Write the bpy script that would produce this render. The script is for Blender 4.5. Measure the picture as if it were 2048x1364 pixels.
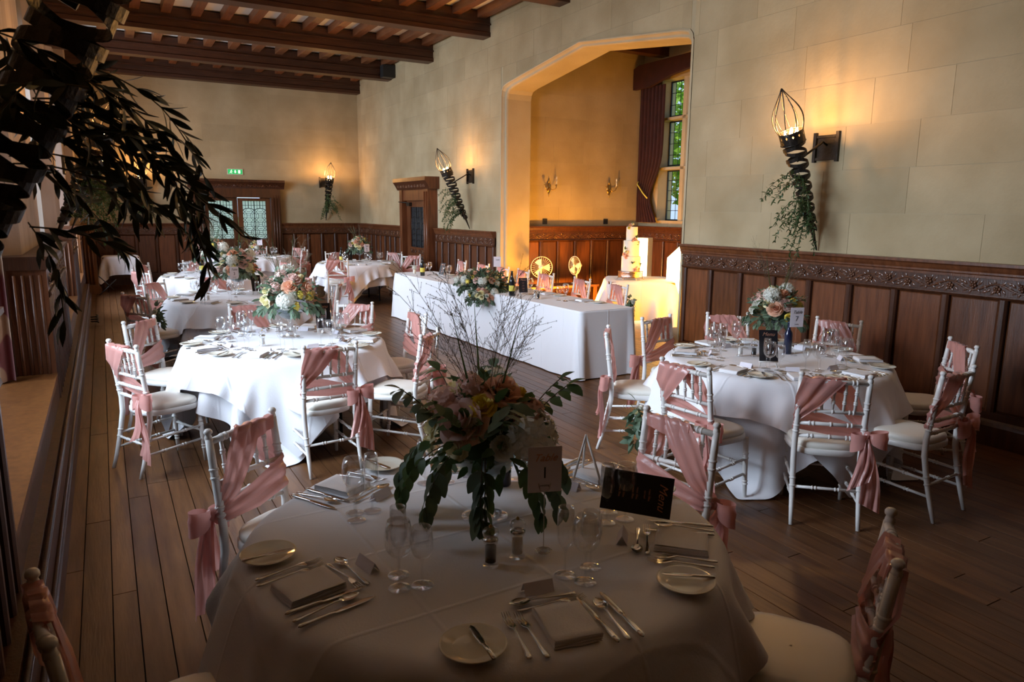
import bpy, math, random
import numpy as np
from mathutils import Vector, Matrix
R = math.radians; PI = math.pi
random.seed(7)
for o in list(bpy.data.objects): bpy.data.objects.remove(o, do_unlink=True)
sc = bpy.context.scene; COL = sc.collection

# ------------------------------------------------------------------ camera
F_PX, YAW, PITCH, ROLL, CAM_H = 1434.62, 0.514785, 0.180343, 0.0091416, 1.83
cy, sy, cp, sp = math.cos(YAW), math.sin(YAW), math.cos(PITCH), math.sin(PITCH)
Fv = Vector((sy*cp, cy*cp, -sp)); R0 = Vector((cy, -sy, 0)); U0 = R0.cross(Fv)
Rv = R0*math.cos(ROLL) + U0*math.sin(ROLL); Uv = -R0*math.sin(ROLL) + U0*math.cos(ROLL)
cam = bpy.data.cameras.new('camera'); camo = bpy.data.objects.new('camera', cam); COL.objects.link(camo)
M = Matrix((Rv, Uv, -Fv)).transposed().to_4x4(); M.translation = Vector((0, 0, CAM_H)); camo.matrix_world = M
cam.sensor_width = 36; cam.lens = F_PX/2048*36; cam.clip_start = .05; cam.clip_end = 200
cam.dof.use_dof = True; cam.dof.focus_distance = 6.5; cam.dof.aperture_fstop = 9
sc.camera = camo
# ------------------------------------------------------------------ world, sun, window light, exposure
w = bpy.data.worlds.new('sky'); sc.world = w; w.use_nodes = True
bg = w.node_tree.nodes['Background']; bg.inputs[0].default_value = (.62, .78, 1, 1); bg.inputs[1].default_value = 1.6
def sun(d, e, col, ang):
    l = bpy.data.lights.new('sun', 'SUN'); l.energy = e; l.color = col; l.angle = R(ang)
    o = bpy.data.objects.new('sun', l); COL.objects.link(o); o.rotation_euler = Vector(d).to_track_quat('-Z', 'Y').to_euler(); o.location = (0, -10, 20)
sun((.12, .5, -.86), 7, (1, .95, .85), 1)
def area(loc, d, sx, sy_, e, col, spread=180):
    l = bpy.data.lights.new('window_daylight', 'AREA'); l.shape = 'RECTANGLE'; l.size = sx; l.size_y = sy_; l.energy = e; l.color = col; l.spread = R(spread)
    o = bpy.data.objects.new('window_daylight', l); COL.objects.link(o); o.location = loc
    o.rotation_euler = Vector(d).to_track_quat('-Z', 'Z').to_euler(); return o
DAY = (.74, .84, 1)
WIN_L = [(3.55, 6.35), (9.5, 12.1), (14.2, 16.4)]
for (a, b), e, ty, spd in zip(WIN_L, (370, 290, 560), (.20, .24, .45), (103, 98, 135)):
    area((-1.95, (a+b)/2, 2.75), (1, ty, -.40), b-a, 2.9, e, DAY, spd)
area((9.9, 8.9, 3.2), (-1, 0, -.3), 2.6, 2.6, 6, DAY, 140)
sc.view_settings.view_transform = 'Standard'; sc.view_settings.look = 'None'; sc.view_settings.gamma = 1
sc.view_settings.use_curve_mapping = False; sc.view_settings.exposure = -0.22

# ------------------------------------------------------------------ materials
MATS = {}
def mat(name, col=(.5, .5, .5), rough=.5, metal=0, spec=.5, var=0, nscale=8, bump=0, bscale=40, col2=None, stretch=None, rand=0, emit=None, estr=0, trans=0, sheen=0, coat=0, coords='Object', detail=3, shift=37.0):
    m = bpy.data.materials.new(name); m.use_nodes = True; nt = m.node_tree; n = nt.nodes; p = n['Principled BSDF']
    p.inputs['Base Color'].default_value = (*col, 1); p.inputs['Roughness'].default_value = rough; p.inputs['Metallic'].default_value = metal
    p.inputs['Specular IOR Level'].default_value = spec
    if sheen: p.inputs['Sheen Weight'].default_value = sheen
    if coat: p.inputs['Coat Weight'].default_value = coat; p.inputs['Coat Roughness'].default_value = .15
    if trans: p.inputs['Transmission Weight'].default_value = trans
    if emit: p.inputs['Emission Color'].default_value = (*emit, 1); p.inputs['Emission Strength'].default_value = estr
    if col2 or rand or bump:
        tc = n.new('ShaderNodeTexCoord'); mp = n.new('ShaderNodeMapping'); nt.links.new(tc.outputs[coords], mp.inputs[0])
        if stretch: mp.inputs['Scale'].default_value = stretch
        oi = n.new('ShaderNodeObjectInfo')
        ad = n.new('ShaderNodeVectorMath'); ad.operation = 'ADD'
        mu = n.new('ShaderNodeMath'); mu.operation = 'MULTIPLY'; mu.inputs[1].default_value = shift; nt.links.new(oi.outputs['Random'], mu.inputs[0])
        nt.links.new(mp.outputs[0], ad.inputs[0]); nt.links.new(mu.outputs[0], ad.inputs[1])
        no = n.new('ShaderNodeTexNoise'); no.inputs['Scale'].default_value = nscale; no.inputs['Detail'].default_value = detail; nt.links.new(ad.outputs[0], no.inputs['Vector'])
        src = None
        if col2:
            rp = n.new('ShaderNodeValToRGB'); rp.color_ramp.elements[0].position = .3; rp.color_ramp.elements[1].position = .7
            rp.color_ramp.elements[0].color = (*col, 1); rp.color_ramp.elements[1].color = (*col2, 1)
            nt.links.new(no.outputs[0], rp.inputs[0]); src = rp.outputs[0]
        if rand:
            mr = n.new('ShaderNodeMapRange'); mr.inputs[3].default_value = 1-rand; mr.inputs[4].default_value = 1+rand
            nt.links.new(oi.outputs['Random'], mr.inputs[0])
            mx = n.new('ShaderNodeVectorMath'); mx.operation = 'SCALE'
            if src: nt.links.new(src, mx.inputs[0])
            else: mx.inputs[0].default_value = col
            nt.links.new(mr.outputs[0], mx.inputs['Scale']); src = mx.outputs[0]
        if src: nt.links.new(src, p.inputs['Base Color'])
        if bump:
            nb = n.new('ShaderNodeTexNoise'); nb.inputs['Scale'].default_value = bscale; nb.inputs['Detail'].default_value = 4; nt.links.new(ad.outputs[0], nb.inputs['Vector'])
            bp = n.new('ShaderNodeBump'); bp.inputs['Strength'].default_value = bump; bp.inputs['Distance'].default_value = .01
            nt.links.new(nb.outputs[0], bp.inputs['Height']); nt.links.new(bp.outputs[0], p.inputs['Normal'])
    MATS[name] = m; return m
STONE = mat('limestone', (.335, .255, .142), .9, spec=.2, col2=(.455, .365, .225), nscale=1.3, rand=.06, shift=0, bump=.3, bscale=30, detail=6)
STONE2 = mat('limestone_carved', (.38, .315, .20), .85, spec=.2, col2=(.46, .39, .26), nscale=1.5, bump=.2)
PINKST = mat('pink_stone', (.42, .33, .27), .8, spec=.3, col2=(.55, .46, .40), nscale=1.2, stretch=(4, 4, .6), bump=.2)
OAK = mat('oak_panel', (.070, .021, .007), .34, col2=(.145, .048, .017), nscale=3, stretch=(9, 9, .9), rand=.30, bump=.15, bscale=12)
OAKD = mat('oak_dark', (.042, .014, .006), .34, col2=(.080, .027, .011), nscale=3, stretch=(9, 9, .9), rand=.15, bump=.15, bscale=12)
OAKC = mat('oak_carving', (.075, .028, .014), .26, col2=(.13, .052, .026), nscale=14)
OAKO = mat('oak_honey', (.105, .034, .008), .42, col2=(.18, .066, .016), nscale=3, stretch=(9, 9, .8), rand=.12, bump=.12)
BEAM = mat('oak_beam', (.034, .011, .005), .45, col2=(.068, .023, .010), nscale=3, stretch=(.9, 9, 9), bump=.2, bscale=12)
JOIST = mat('oak_joist', (.12, .040, .015), .45, col2=(.20, .072, .026), nscale=3, stretch=(9, .9, 9), rand=.2, bump=.2, bscale=12)
PLAST = mat('white_plaster', (.82, .80, .78), .9, spec=.2, col2=(.88, .86, .84), nscale=3)
FLOOR = mat('floor_oak', (.085, .033, .012), .38, spec=.35, col2=(.165, .074, .029), nscale=2.2, stretch=(12, 1.0, 1), rand=.20, bump=.12, bscale=9, detail=6)
GAP = mat('floor_gap', (.012, .008, .005), .9)
WHITE = mat('chair_white', (.74, .72, .69), .35, coat=.2)
CUSH = mat('cream_vinyl', (.80, .77, .69), .42)
SATIN = mat('pink_satin', (.66, .31, .27), .25, spec=.75, sheen=.2, col2=(.73, .37, .325), nscale=5, bump=.12, bscale=50)
LINEN = mat('white_linen', (.80, .80, .83), .75, spec=.25, bump=.1, bscale=150, sheen=.1)
def creases(m, step=.40):   # pressed fold lines of laundered linen, as fine relief
    nt = m.node_tree; n = nt.nodes; tc = n.new('ShaderNodeTexCoord'); sx = n.new('ShaderNodeSeparateXYZ'); nt.links.new(tc.outputs['Object'], sx.inputs[0]); hs = []
    for ax in ('X', 'Y'):
        p = n.new('ShaderNodeMath'); p.operation = 'PINGPONG'; p.inputs[1].default_value = step/2; nt.links.new(sx.outputs[ax], p.inputs[0])
        r = n.new('ShaderNodeMapRange'); r.interpolation_type = 'SMOOTHSTEP'; r.inputs[1].default_value = 0; r.inputs[2].default_value = .012; r.inputs[3].default_value = 1; r.inputs[4].default_value = 0; nt.links.new(p.outputs[0], r.inputs[0]); hs.append(r)
    a = n.new('ShaderNodeMath'); a.operation = 'MAXIMUM'; nt.links.new(hs[0].outputs[0], a.inputs[0]); nt.links.new(hs[1].outputs[0], a.inputs[1])
    b = n.new('ShaderNodeBump'); b.inputs['Strength'].default_value = .5; b.inputs['Distance'].default_value = .004; nt.links.new(a.outputs[0], b.inputs['Height'])
    old = n['Principled BSDF'].inputs['Normal'].links; 
    if old: nt.links.new(old[0].from_socket, b.inputs['Normal'])
    nt.links.new(b.outputs[0], n['Principled BSDF'].inputs['Normal'])
creases(LINEN)
NAPK = mat('napkin_linen', (.80, .79, .80), .8, spec=.2, bump=.15, bscale=200)
CHINA = mat('china', (.78, .75, .64), .12, coat=.5)
STEEL = mat('steel', (.62, .60, .57), .13, 1)
IRON = mat('wrought_iron', (.055, .048, .042), .38, .85, bump=.4, bscale=50)
BRASS = mat('brass', (.50, .34, .13), .3, 1)
BULB = mat('bulb_glow', (1, .8, .5), .5, emit=(1, .62, .25), estr=60)
CARD = mat('card', (.78, .74, .80), .7)
CARDK = mat('black_card', (.012, .011, .014), .4)
COPPER = mat('rose_gold_print', (.72, .36, .24), .35, .6)
INK = mat('ink', (.02, .02, .03), .6)
GREEN = mat('leaf_green', (.045, .10, .035), .5, col2=(.10, .17, .055), nscale=5, rand=.25)
EUCA = mat('leaf_eucalyptus', (.075, .13, .085), .5, col2=(.14, .20, .12), nscale=5, rand=.25)
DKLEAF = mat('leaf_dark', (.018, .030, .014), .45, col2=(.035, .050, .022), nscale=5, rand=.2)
STEM = mat('stem', (.08, .07, .035), .7)
GRASS = mat('dry_grass', (.11, .085, .05), .8)
PEACH = mat('petal_peach', (.80, .46, .30), .6, rand=.12, sheen=.3)
BLUSH = mat('petal_blush', (.80, .55, .48), .6, rand=.1, sheen=.3)
CREAM = mat('petal_cream', (.86, .80, .50), .6, rand=.08, sheen=.3)
IVORY = mat('petal_white', (.82, .82, .74), .6, rand=.05, sheen=.3)
YELLOW = mat('petal_yellow', (.75, .60, .10), .6, rand=.15)
VELVET = mat('curtain_damask', (.17, .022, .026), .7, sheen=.5, col2=(.42, .25, .15), nscale=3.2, detail=1)
r_ = MATS['curtain_damask'].node_tree.nodes; [setattr(x.color_ramp.elements[0], 'position', .53) or setattr(x.color_ramp.elements[1], 'position', .57) for x in r_ if x.type == 'VALTORGB']
VELVET2 = mat('curtain_red', (.022, .003, .003), .8, col2=(.04, .006, .005), nscale=6)
BOTTLE = mat('bottle_black', (.008, .010, .012), .08, coat=.5)
BLUEB = mat('bottle_blue', (.006, .012, .04), .1, coat=.5)
LABELY = mat('label_yellow', (.70, .60, .10), .6)
LEAD = mat('lead', (.03, .035, .04), .5, .5)
CAKE = mat('icing', (.82, .78, .66), .6)
SILVER = mat('silver_stand', (.55, .45, .40), .3, 1, bump=.6, bscale=40)
PLASTIC = mat('white_plastic', (.70, .66, .55), .4)
BLACKP = mat('black_plastic', (.015, .015, .016), .5)
LETTER = mat('letter_white', (.85, .80, .70), .5)
LGLOW = mat('letter_glow', (1, .9, .7), .5, emit=(1, .78, .42), estr=9)
SIGNG = mat('sign_green', (.02, .35, .10), .5, emit=(.03, .6, .15), estr=.7)
SIGNW = mat('sign_white', (.9, .95, .9), .5, emit=(.8, 1, .85), estr=.9)
PEPPER = mat('pepper', (.02, .018, .016), .7)
SALT = mat('salt', (.80, .78, .74), .7)
LAWN = mat('lawn', (.10, .22, .04), .9, col2=(.18, .30, .07), nscale=2)
TREE = mat('tree_leaf', (.20, .42, .03), .5, rand=.1, col2=(.38, .60, .06), nscale=1.5)
BARK = mat('bark', (.06, .045, .03), .9)
def glassy(name, tint, ior=1.45, gl=1, extra=0, mx_=.5):
    m = bpy.data.materials.new(name); m.use_nodes = True; nt = m.node_tree; n = nt.nodes; n.remove(n['Principled BSDF'])
    t = n.new('ShaderNodeBsdfTransparent'); t.inputs[0].default_value = (*tint, 1)
    g = n.new('ShaderNodeBsdfGlossy'); g.inputs['Roughness'].default_value = .03; g.inputs[0].default_value = (gl, gl, gl, 1)
    f = n.new('ShaderNodeLayerWeight'); f.inputs[0].default_value = .28 + extra
    mp = n.new('ShaderNodeMapRange'); mp.inputs[3].default_value = .025; mp.inputs[4].default_value = mx_
    x = n.new('ShaderNodeMixShader'); nt.links.new(f.outputs['Facing'], mp.inputs[0]); nt.links.new(mp.outputs[0], x.inputs[0])
    nt.links.new(t.outputs[0], x.inputs[1]); nt.links.new(g.outputs[0], x.inputs[2]); nt.links.new(x.outputs[0], n['Material Output'].inputs[0]); return m
GLASS = glassy('clear_glass', (.965, .97, .975), extra=-.02, mx_=.85); VASE = glassy('frosted_vase', (.55, .64, .66), extra=.1)
PANE = glassy('window_pane', (.92, .96, .97))
def frosted(name, tint, k):
    m = bpy.data.materials.new(name); m.use_nodes = True; nt = m.node_tree; n = nt.nodes; n.remove(n['Principled BSDF'])
    t = n.new('ShaderNodeBsdfTransparent'); t.inputs[0].default_value = (*tint, 1); g = n.new('ShaderNodeBsdfTranslucent'); g.inputs[0].default_value = (*tint, 1)
    x = n.new('ShaderNodeMixShader'); x.inputs[0].default_value = k; nt.links.new(t.outputs[0], x.inputs[1]); nt.links.new(g.outputs[0], x.inputs[2]); nt.links.new(x.outputs[0], n['Material Output'].inputs[0]); return m
DPANE = frosted('door_pane', (.93, .95, .90), .8)
def leafmat(m):   # thin leaves let some light through
    nt = m.node_tree; p = nt.nodes['Principled BSDF']; tr = nt.nodes.new('ShaderNodeBsdfTranslucent'); x = nt.nodes.new('ShaderNodeMixShader'); x.inputs[0].default_value = .35
    l = p.inputs['Base Color'].links
    if l: nt.links.new(l[0].from_socket, tr.inputs[0])
    else: tr.inputs[0].default_value = p.inputs['Base Color'].default_value
    nt.links.new(p.outputs[0], x.inputs[1]); nt.links.new(tr.outputs[0], x.inputs[2]); nt.links.new(x.outputs[0], nt.nodes['Material Output'].inputs[0])
for m in (GREEN, EUCA, TREE, SATIN, PEACH, BLUSH, CREAM, IVORY): leafmat(m)

# ------------------------------------------------------------------ mesh builder
class MB:
    def __init__(s): s.v = []; s.f = []; s.sm = []; s.mi = []; s.m = 0; s.smooth = False
    def add(s, vs, fs, sm=None):
        k = len(s.v); s.v += [tuple(p) for p in vs]; s.f += [tuple(i+k for i in f) for f in fs]
        s.sm += [s.smooth if sm is None else sm]*len(fs); s.mi += [s.m]*len(fs); return s
    def box(s, a, b):
        (x0, y0, z0), (x1, y1, z1) = a, b
        x0, x1 = sorted((x0, x1)); y0, y1 = sorted((y0, y1)); z0, z1 = sorted((z0, z1))
        return s.add([(x0,y0,z0),(x1,y0,z0),(x1,y1,z0),(x0,y1,z0),(x0,y0,z1),(x1,y0,z1),(x1,y1,z1),(x0,y1,z1)],
                     [(0,3,2,1),(4,5,6,7),(0,1,5,4),(1,2,6,5),(2,3,7,6),(3,0,4,7)], False)
    def prism(s, pts, axis, a, b):   # polygon pts (2D) extruded along axis 0/1/2
        n = len(pts); vs = []
        for t in (a, b):
            for p, q in pts: vs.append([(t, p, q), (p, t, q), (p, q, t)][axis])
        return s.add(vs, [tuple(range(n))[::-1], tuple(range(n, 2*n))] + [(i, (i+1) % n, n+(i+1) % n, n+i) for i in range(n)], False)
    def tube(s, pts, r, n=8, cap=True, sm=True):
        pts = [Vector(p) for p in pts]; m = len(pts); rs = r if hasattr(r, '__len__') else [r]*m
        t = (pts[1]-pts[0]).normalized(); up = Vector((0, 0, 1)) if abs(t.z) < .9 else Vector((1, 0, 0)); a = t.cross(up).normalized(); vs = []
        for i in range(m):
            t = (pts[min(i+1, m-1)]-pts[max(i-1, 0)]).normalized(); a = (a - t*a.dot(t)).normalized(); b = t.cross(a)
            for k in range(n):
                th = 2*PI*k/n; vs.append(pts[i] + (a*math.cos(th)+b*math.sin(th))*rs[i])
        fs = [(i*n+k, i*n+(k+1) % n, (i+1)*n+(k+1) % n, (i+1)*n+k) for i in range(m-1) for k in range(n)]
        s.add(vs, fs, sm)
        if cap: k0 = len(s.v)-m*n; s.f += [tuple(k0+k for k in range(n))[::-1], tuple(k0+(m-1)*n+k for k in range(n))]; s.sm += [False]*2; s.mi += [s.m]*2
        return s
    def lathe(s, prof, n=20, o=(0, 0, 0), sm=True):
        vs = [(o[0]+r*math.cos(2*PI*k/n), o[1]+r*math.sin(2*PI*k/n), o[2]+z) for r, z in prof for k in range(n)]; m = len(prof)
        return s.add(vs, [(i*n+k, i*n+(k+1) % n, (i+1)*n+(k+1) % n, (i+1)*n+k) for i in range(m-1) for k in range(n)], sm)
    def grid(s, P, sm=True, closed=False):   # P[i][j]
        a, b = len(P), len(P[0]); vs = [p for row in P for p in row]; bb = b if closed else b-1
        return s.add(vs, [(i*b+j, i*b+(j+1) % b, (i+1)*b+(j+1) % b, (i+1)*b+j) for i in range(a-1) for j in range(bb)], sm)
    def ell(s, c, r, n=8, m=5):
        P = [[(c[0]+r[0]*math.sin(PI*i/m)*math.cos(2*PI*k/n), c[1]+r[1]*math.sin(PI*i/m)*math.sin(2*PI*k/n), c[2]+r[2]*math.cos(PI*i/m)) for k in range(n)] for i in range(m+1)]
        return s.grid(P, True, True)
    def mesh(s, name, mats):
        me = bpy.data.meshes.new(name); me.from_pydata(s.v, [], s.f); me.polygons.foreach_set('use_smooth', s.sm)
        for m in (mats if isinstance(mats, (list, tuple)) else [mats]): me.materials.append(m)
        if max(s.mi, default=0): me.polygons.foreach_set('material_index', s.mi)
        me.update(); return me
def X(mb, mx):  # transform a builder
    mb.v = [tuple(mx @ Vector(p)) for p in mb.v]; return mb
def obj(name, mb, m=None, parent=None, loc=None, rot=None, **kw):
    me = mb if isinstance(mb, bpy.types.Mesh) else mb.mesh(name, m)
    o = bpy.data.objects.new(name, me); COL.objects.link(o)
    if parent: o.parent = parent
    if loc is not None: o.location = loc
    if rot is not None: o.rotation_euler = rot
    for k, v in kw.items(): o[k] = v
    return o
def tag(o, label, cat=None, group=None, kind=None):
    o['label'] = label
    if cat: o['category'] = cat
    if group: o['group'] = group
    if kind: o['kind'] = kind
    return o
def thing(name, label, cat=None, loc=(0, 0, 0), rotz=0, group=None, kind=None, rot=None):
    o = bpy.data.objects.new(name, None); COL.objects.link(o); o.location = loc; o.rotation_euler = rot or (0, 0, rotz); o.empty_display_size = .05
    return tag(o, label, cat, group, kind)
KIDS = {}
def kids(o):
    if o.name not in KIDS: KIDS[o.name] = [c for c in bpy.data.objects if c.parent == o]
    return KIDS[o.name]
def dup(o, label=None, loc=None, rotz=None, group=None, parent=None, name=None):
    c = o.copy()
    if name: c.name = name
    COL.objects.link(c); c.parent = parent
    if loc is not None: c.location = loc
    if rotz is not None: c.rotation_euler = (0, 0, rotz)
    if label: c['label'] = label
    if group: c['group'] = group
    for k in kids(o): dup(k, parent=c)
    return c
def text(s, size, m, parent, loc, rot, name='lettering', shear=0, ext=.0004):
    cu = bpy.data.curves.new('t', 'FONT'); cu.body = s; cu.size = size; cu.align_x = 'CENTER'; cu.align_y = 'CENTER'; cu.extrude = ext; cu.shear = shear; cu.resolution_u = 4
    t = bpy.data.objects.new('t', cu); COL.objects.link(t); dg = bpy.context.evaluated_depsgraph_get(); me = bpy.data.meshes.new_from_object(t.evaluated_get(dg))
    bpy.data.objects.remove(t); me.materials.clear(); me.materials.append(m); return obj(name, me, None, parent, loc, rot)
# ------------------------------------------------------------------ setting: shell
WX, YF, DZ, ZB = 6.15, 19.35, 1.45, 4.79
XL = -.40           # face line of the left piers
# floor: planks running down the hall
fl = obj('floor', MB().box((-1.9, -3, -.12), (9.9, 19.6, -.012)), GAP); tag(fl, 'worn brown oak plank floor of the hall and its side bay', kind='structure')
planks = []; x = -.33; random.seed(3)
while x < 9.3:
    wd = random.choice((.105, .115, .125)); y = -3 + random.uniform(-2, 0)
    while y < 19.3:
        L = random.uniform(1.6, 3.6); y0, y1 = max(y, -3), min(y+L, 19.34)
        lim = 6.15 if (y1 < 6.7 or y0 > 11.2) else 9.35
        if x < lim and y1 > y0+.05: planks.append((x, x+wd, y0, y1))
        y += L
    x += wd
def pk(mb, p, g=.0013):
    x0, x1, y0, y1 = p; b = .0015; mb.add([(x0+g, y0+g, -.012), (x1-g, y0+g, -.012), (x1-g, y1-g, -.012), (x0+g, y1-g, -.012), (x0+g+b, y0+g+b, 0), (x1-g-b, y0+g+b, 0), (x1-g-b, y1-g-b, 0), (x0+g+b, y1-g-b, 0)],
        [(4, 5, 6, 7), (0, 1, 5, 4), (1, 2, 6, 5), (2, 3, 7, 6), (3, 0, 4, 7)], False)
def vis(p):
    d = Vector(((p[0]+p[1])/2, max(min((p[2]+p[3])/2, p[3]), .5), -CAM_H)); z = d.dot(Fv)
    return 0 if z < .6 or abs(d.dot(Rv)/z) > .78 or p[3] < 1 else 1/z**1.0
planks.sort(key=lambda p: -vis(p))
for p in planks[:285]:
    m = MB(); pk(m, (p[0]-p[0], p[1]-p[0], 0, p[3]-p[2])); obj('plank', m, FLOOR, fl, (p[0], p[2], 0))
far = MB()
for p in planks[285:]: pk(far, p)
obj('far_planks', far, FLOOR, fl, kind='stuff')
# ceiling
ce = obj('ceiling', MB().box((-1.9, -3, 5.22), (WX+.5, 19.6, 5.4)), PLAST); tag(ce, 'white plaster ceiling between dark oak beams and joists', kind='structure')
bprof = [(-.15, 0), (-.13, -.0), (.13, 0), (.15, .03), (.15, .07), (.13, .09), (.13, .40), (-.13, .40), (-.13, .09), (-.15, .07), (-.15, .03)]
beams_y = [19.2, 16.82, 14.37, 11.87, 9.4, 6.9, 4.4, 1.9, -.6]
for y in beams_y:
    b = MB().prism([(y+p, ZB+q) for p, q in bprof], 0, -1.85, WX); b.box((-1.85, y-.17, ZB+.19), (WX, y+.17, ZB+.215))
    obj('beam', b, BEAM, ce)
jm = {}
for y0, y1 in zip(beams_y[1:6], beams_y[:5]):
    for k in range(16):
        x = -1.15+.475*k
        if x > 6.1: break
        L = round(y1-y0-.26, 2)
        if L not in jm: jm[L] = MB().box((-.075, 0, .04), (.075, L, .18)).mesh('joist', JOIST)
        obj('joist', jm[L], None, ce, (x, y0+.13, 5.045))
# stone walls with separate blocks
def clip(poly, a, b, c):       # keep a*x+b*y+c>=0
    out = []
    for i in range(len(poly)):
        p, q = poly[i], poly[(i+1) % len(poly)]; dp, dq = a*p[0]+b*p[1]+c, a*q[0]+b*q[1]+c
        if dp >= 0: out.append(p)
        if dp*dq < 0: t = dp/(dp-dq); out.append((p[0]+t*(q[0]-p[0]), p[1]+t*(q[1]-p[1])))
    return out
NBLK = 0
def blocks(root, x0, x1, z0, z1, holes=(), bw=1.0, bh=.40, cut=None, seed=0):   # root-local: X along, Y outward, Z up
    global NBLK
    rs = random.Random(seed); z = z0; row = 0
    while z < z1-.02:
        h = min(bh, z1-z); x = x0 - rs.uniform(.1, .9)
        while x < x1:
            wd = bw*rs.uniform(.65, 1.25); a, b = max(x, x0), min(x+wd, x1); x += wd
            if b-a < .03: continue
            g = .0012; ps = [[(a+g, z+g), (b-g, z+g), (b-g, z+h-g), (a+g, z+h-g)]]
            for hx0, hx1, hz0, hz1 in holes:
                nn = []
                for P in ps:
                    if max(p[0] for p in P) <= hx0 or min(p[0] for p in P) >= hx1 or max(p[1] for p in P) <= hz0 or min(p[1] for p in P) >= hz1: nn.append(P); continue
                    nn += [clip(P, -1, 0, hx0), clip(P, 1, 0, -hx1), clip(clip(clip(P, 1, 0, -hx0), -1, 0, hx1), 0, 1, -hz1), clip(clip(clip(P, 1, 0, -hx0), -1, 0, hx1), 0, -1, hz0)]
                ps = [P for P in nn if len(P) > 2]
            if cut: ps = [q for P in ps for q in cut(P)]
            for P in ps:
                if len(P) < 3 or max(p[0] for p in P)-min(p[0] for p in P) < .02 or max(p[1] for p in P)-min(p[1] for p in P) < .02: continue
                m = MB(); n = len(P); t = rs.uniform(.0028, .0036)
                m.add([(p, 0, q) for p, q in P]+[(p, t, q) for p, q in P], [tuple(range(n, 2*n))]+[(i, (i+1) % n, n+(i+1) % n, n+i) for i in range(n)], False)
                obj('stone', m, STONE, root); NBLK += 1
        z += h; row += 1
# arch outline: inset o from the outer edge
AY0, AY1, ASP, AAP = 6.64, 11.33, 3.94, 4.22
def outline(o, oz=None):
    oz = o*.8 if oz is None else oz; a, b, s, t = AY0+o, AY1-o, ASP-oz, AAP-oz
    return [(a, 0), (a, s-.16), (a+.02, s-.07), (a+.07, s-.015), (a+.22, s+.02), ((a+b)/2, t), (b-.22, s+.02), (b-.07, s-.015), (b-.02, s-.07), (b, s-.16), (b, 0)]
wr = thing('wall_right', 'long pale limestone wall with the wide arch and torches', kind='structure', rotz=PI/2, loc=(WX, 0, 0))
# local: X = world y, Y = -world x
oi = outline(.1)
bk = MB(); D = -.54
def wallpoly(mb, P): mb.prism([(p, q) for p, q in P], 1, D, -.001)
bk.box((-3, D, 0), (AY0, -.001, 5.25)); bk.box((AY1, D, 0), (YF, -.001, 5.25))
top = outline(0)[1:-1]
mbp = MB()
for (p, q) in zip(top[:-1], top[1:]): bk.prism([(p[0], p[1]), (q[0], q[1]), (q[0], 5.25), (p[0], 5.25)], 1, D, -.001)
obj('wall_core', bk, STONE2, wr)
def archcut(P):
    if max(p[0] for p in P) <= AY0 or min(p[0] for p in P) >= AY1 or min(p[1] for p in P) > AAP: return [P]
    out = []; L = clip(P, -1, 0, AY0); Rr = clip(P, 1, 0, -AY1); out += [q for q in (L, Rr) if len(q) > 2]
    O = outline(-.004)[1:-1]
    for (p, q) in zip(O[:-1], O[1:]):
        S = clip(clip(P, 1, 0, -max(p[0], AY0)), -1, 0, min(q[0], AY1)) if q[0]-p[0] > .1 else []
        if len(S) > 2:
            a, b = -(q[1]-p[1]), q[0]-p[0]; S = clip(S, a, b, -(a*p[0]+b*p[1]))
            if len(S) > 2: out.append(S)
    return out
blocks(wr, 1.5, YF, DZ-.02, 5.2, holes=[(14.0, 15.9, 1, 2.4)], cut=archcut, seed=5)
ms = MB(); ms.smooth = False                       # moulded arch edge and the reveal behind it
prof = [(0, .012), (.02, .02), (.035, .012), (.04, -.01), (.06, -.045), (.085, -.055), (.095, -.07), (.10, -.09), (.10, D)]
ms.grid([[(p[0], d, p[1]) for p in outline(o)] for o, d in prof], False)
obj('arch_moulding', ms, STONE2, wr)
for s_, yy in ((1, AY1-.115), (-1, AY0+.115)):
    obj('jamb_base', MB().box((yy-.012-.0, -.16, 0), (yy+.10*s_, .02, .32)).box((yy, -.14, .32), (yy+.09*s_, .012, .4)), STONE2, wr)
wf = thing('wall_far', 'far limestone end wall above the oak double doors', kind='structure', loc=(WX, YF, 0), rotz=PI)
obj('wall_core', MB().box((0, -.3, 0), (WX-2.0+.0-.0, -.001, 5.25)).box((WX-1.95-2.2+2.1, -.3, 2.35), (4.2, -.001, 5.25)) if 0 else
    MB().box((0, -.3, 0), (2.25, -.001, 5.25)).box((2.25, -.3, 2.16), (4.05, -.001, 5.25)).box((4.05, -.3, 0), (8.2, -.001, 5.25)), STONE2, wf)
blocks(wf, .003, 6.6, DZ-.02, 4.8, holes=[(2.1, 4.2, 1, 2.4)], seed=9)
wb = obj('wall_back', MB().box((-1.9, -3.2, 0), (6.7, -3, 5.4)), OAKD); tag(wb, 'wall behind the photographer', kind='structure')
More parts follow.
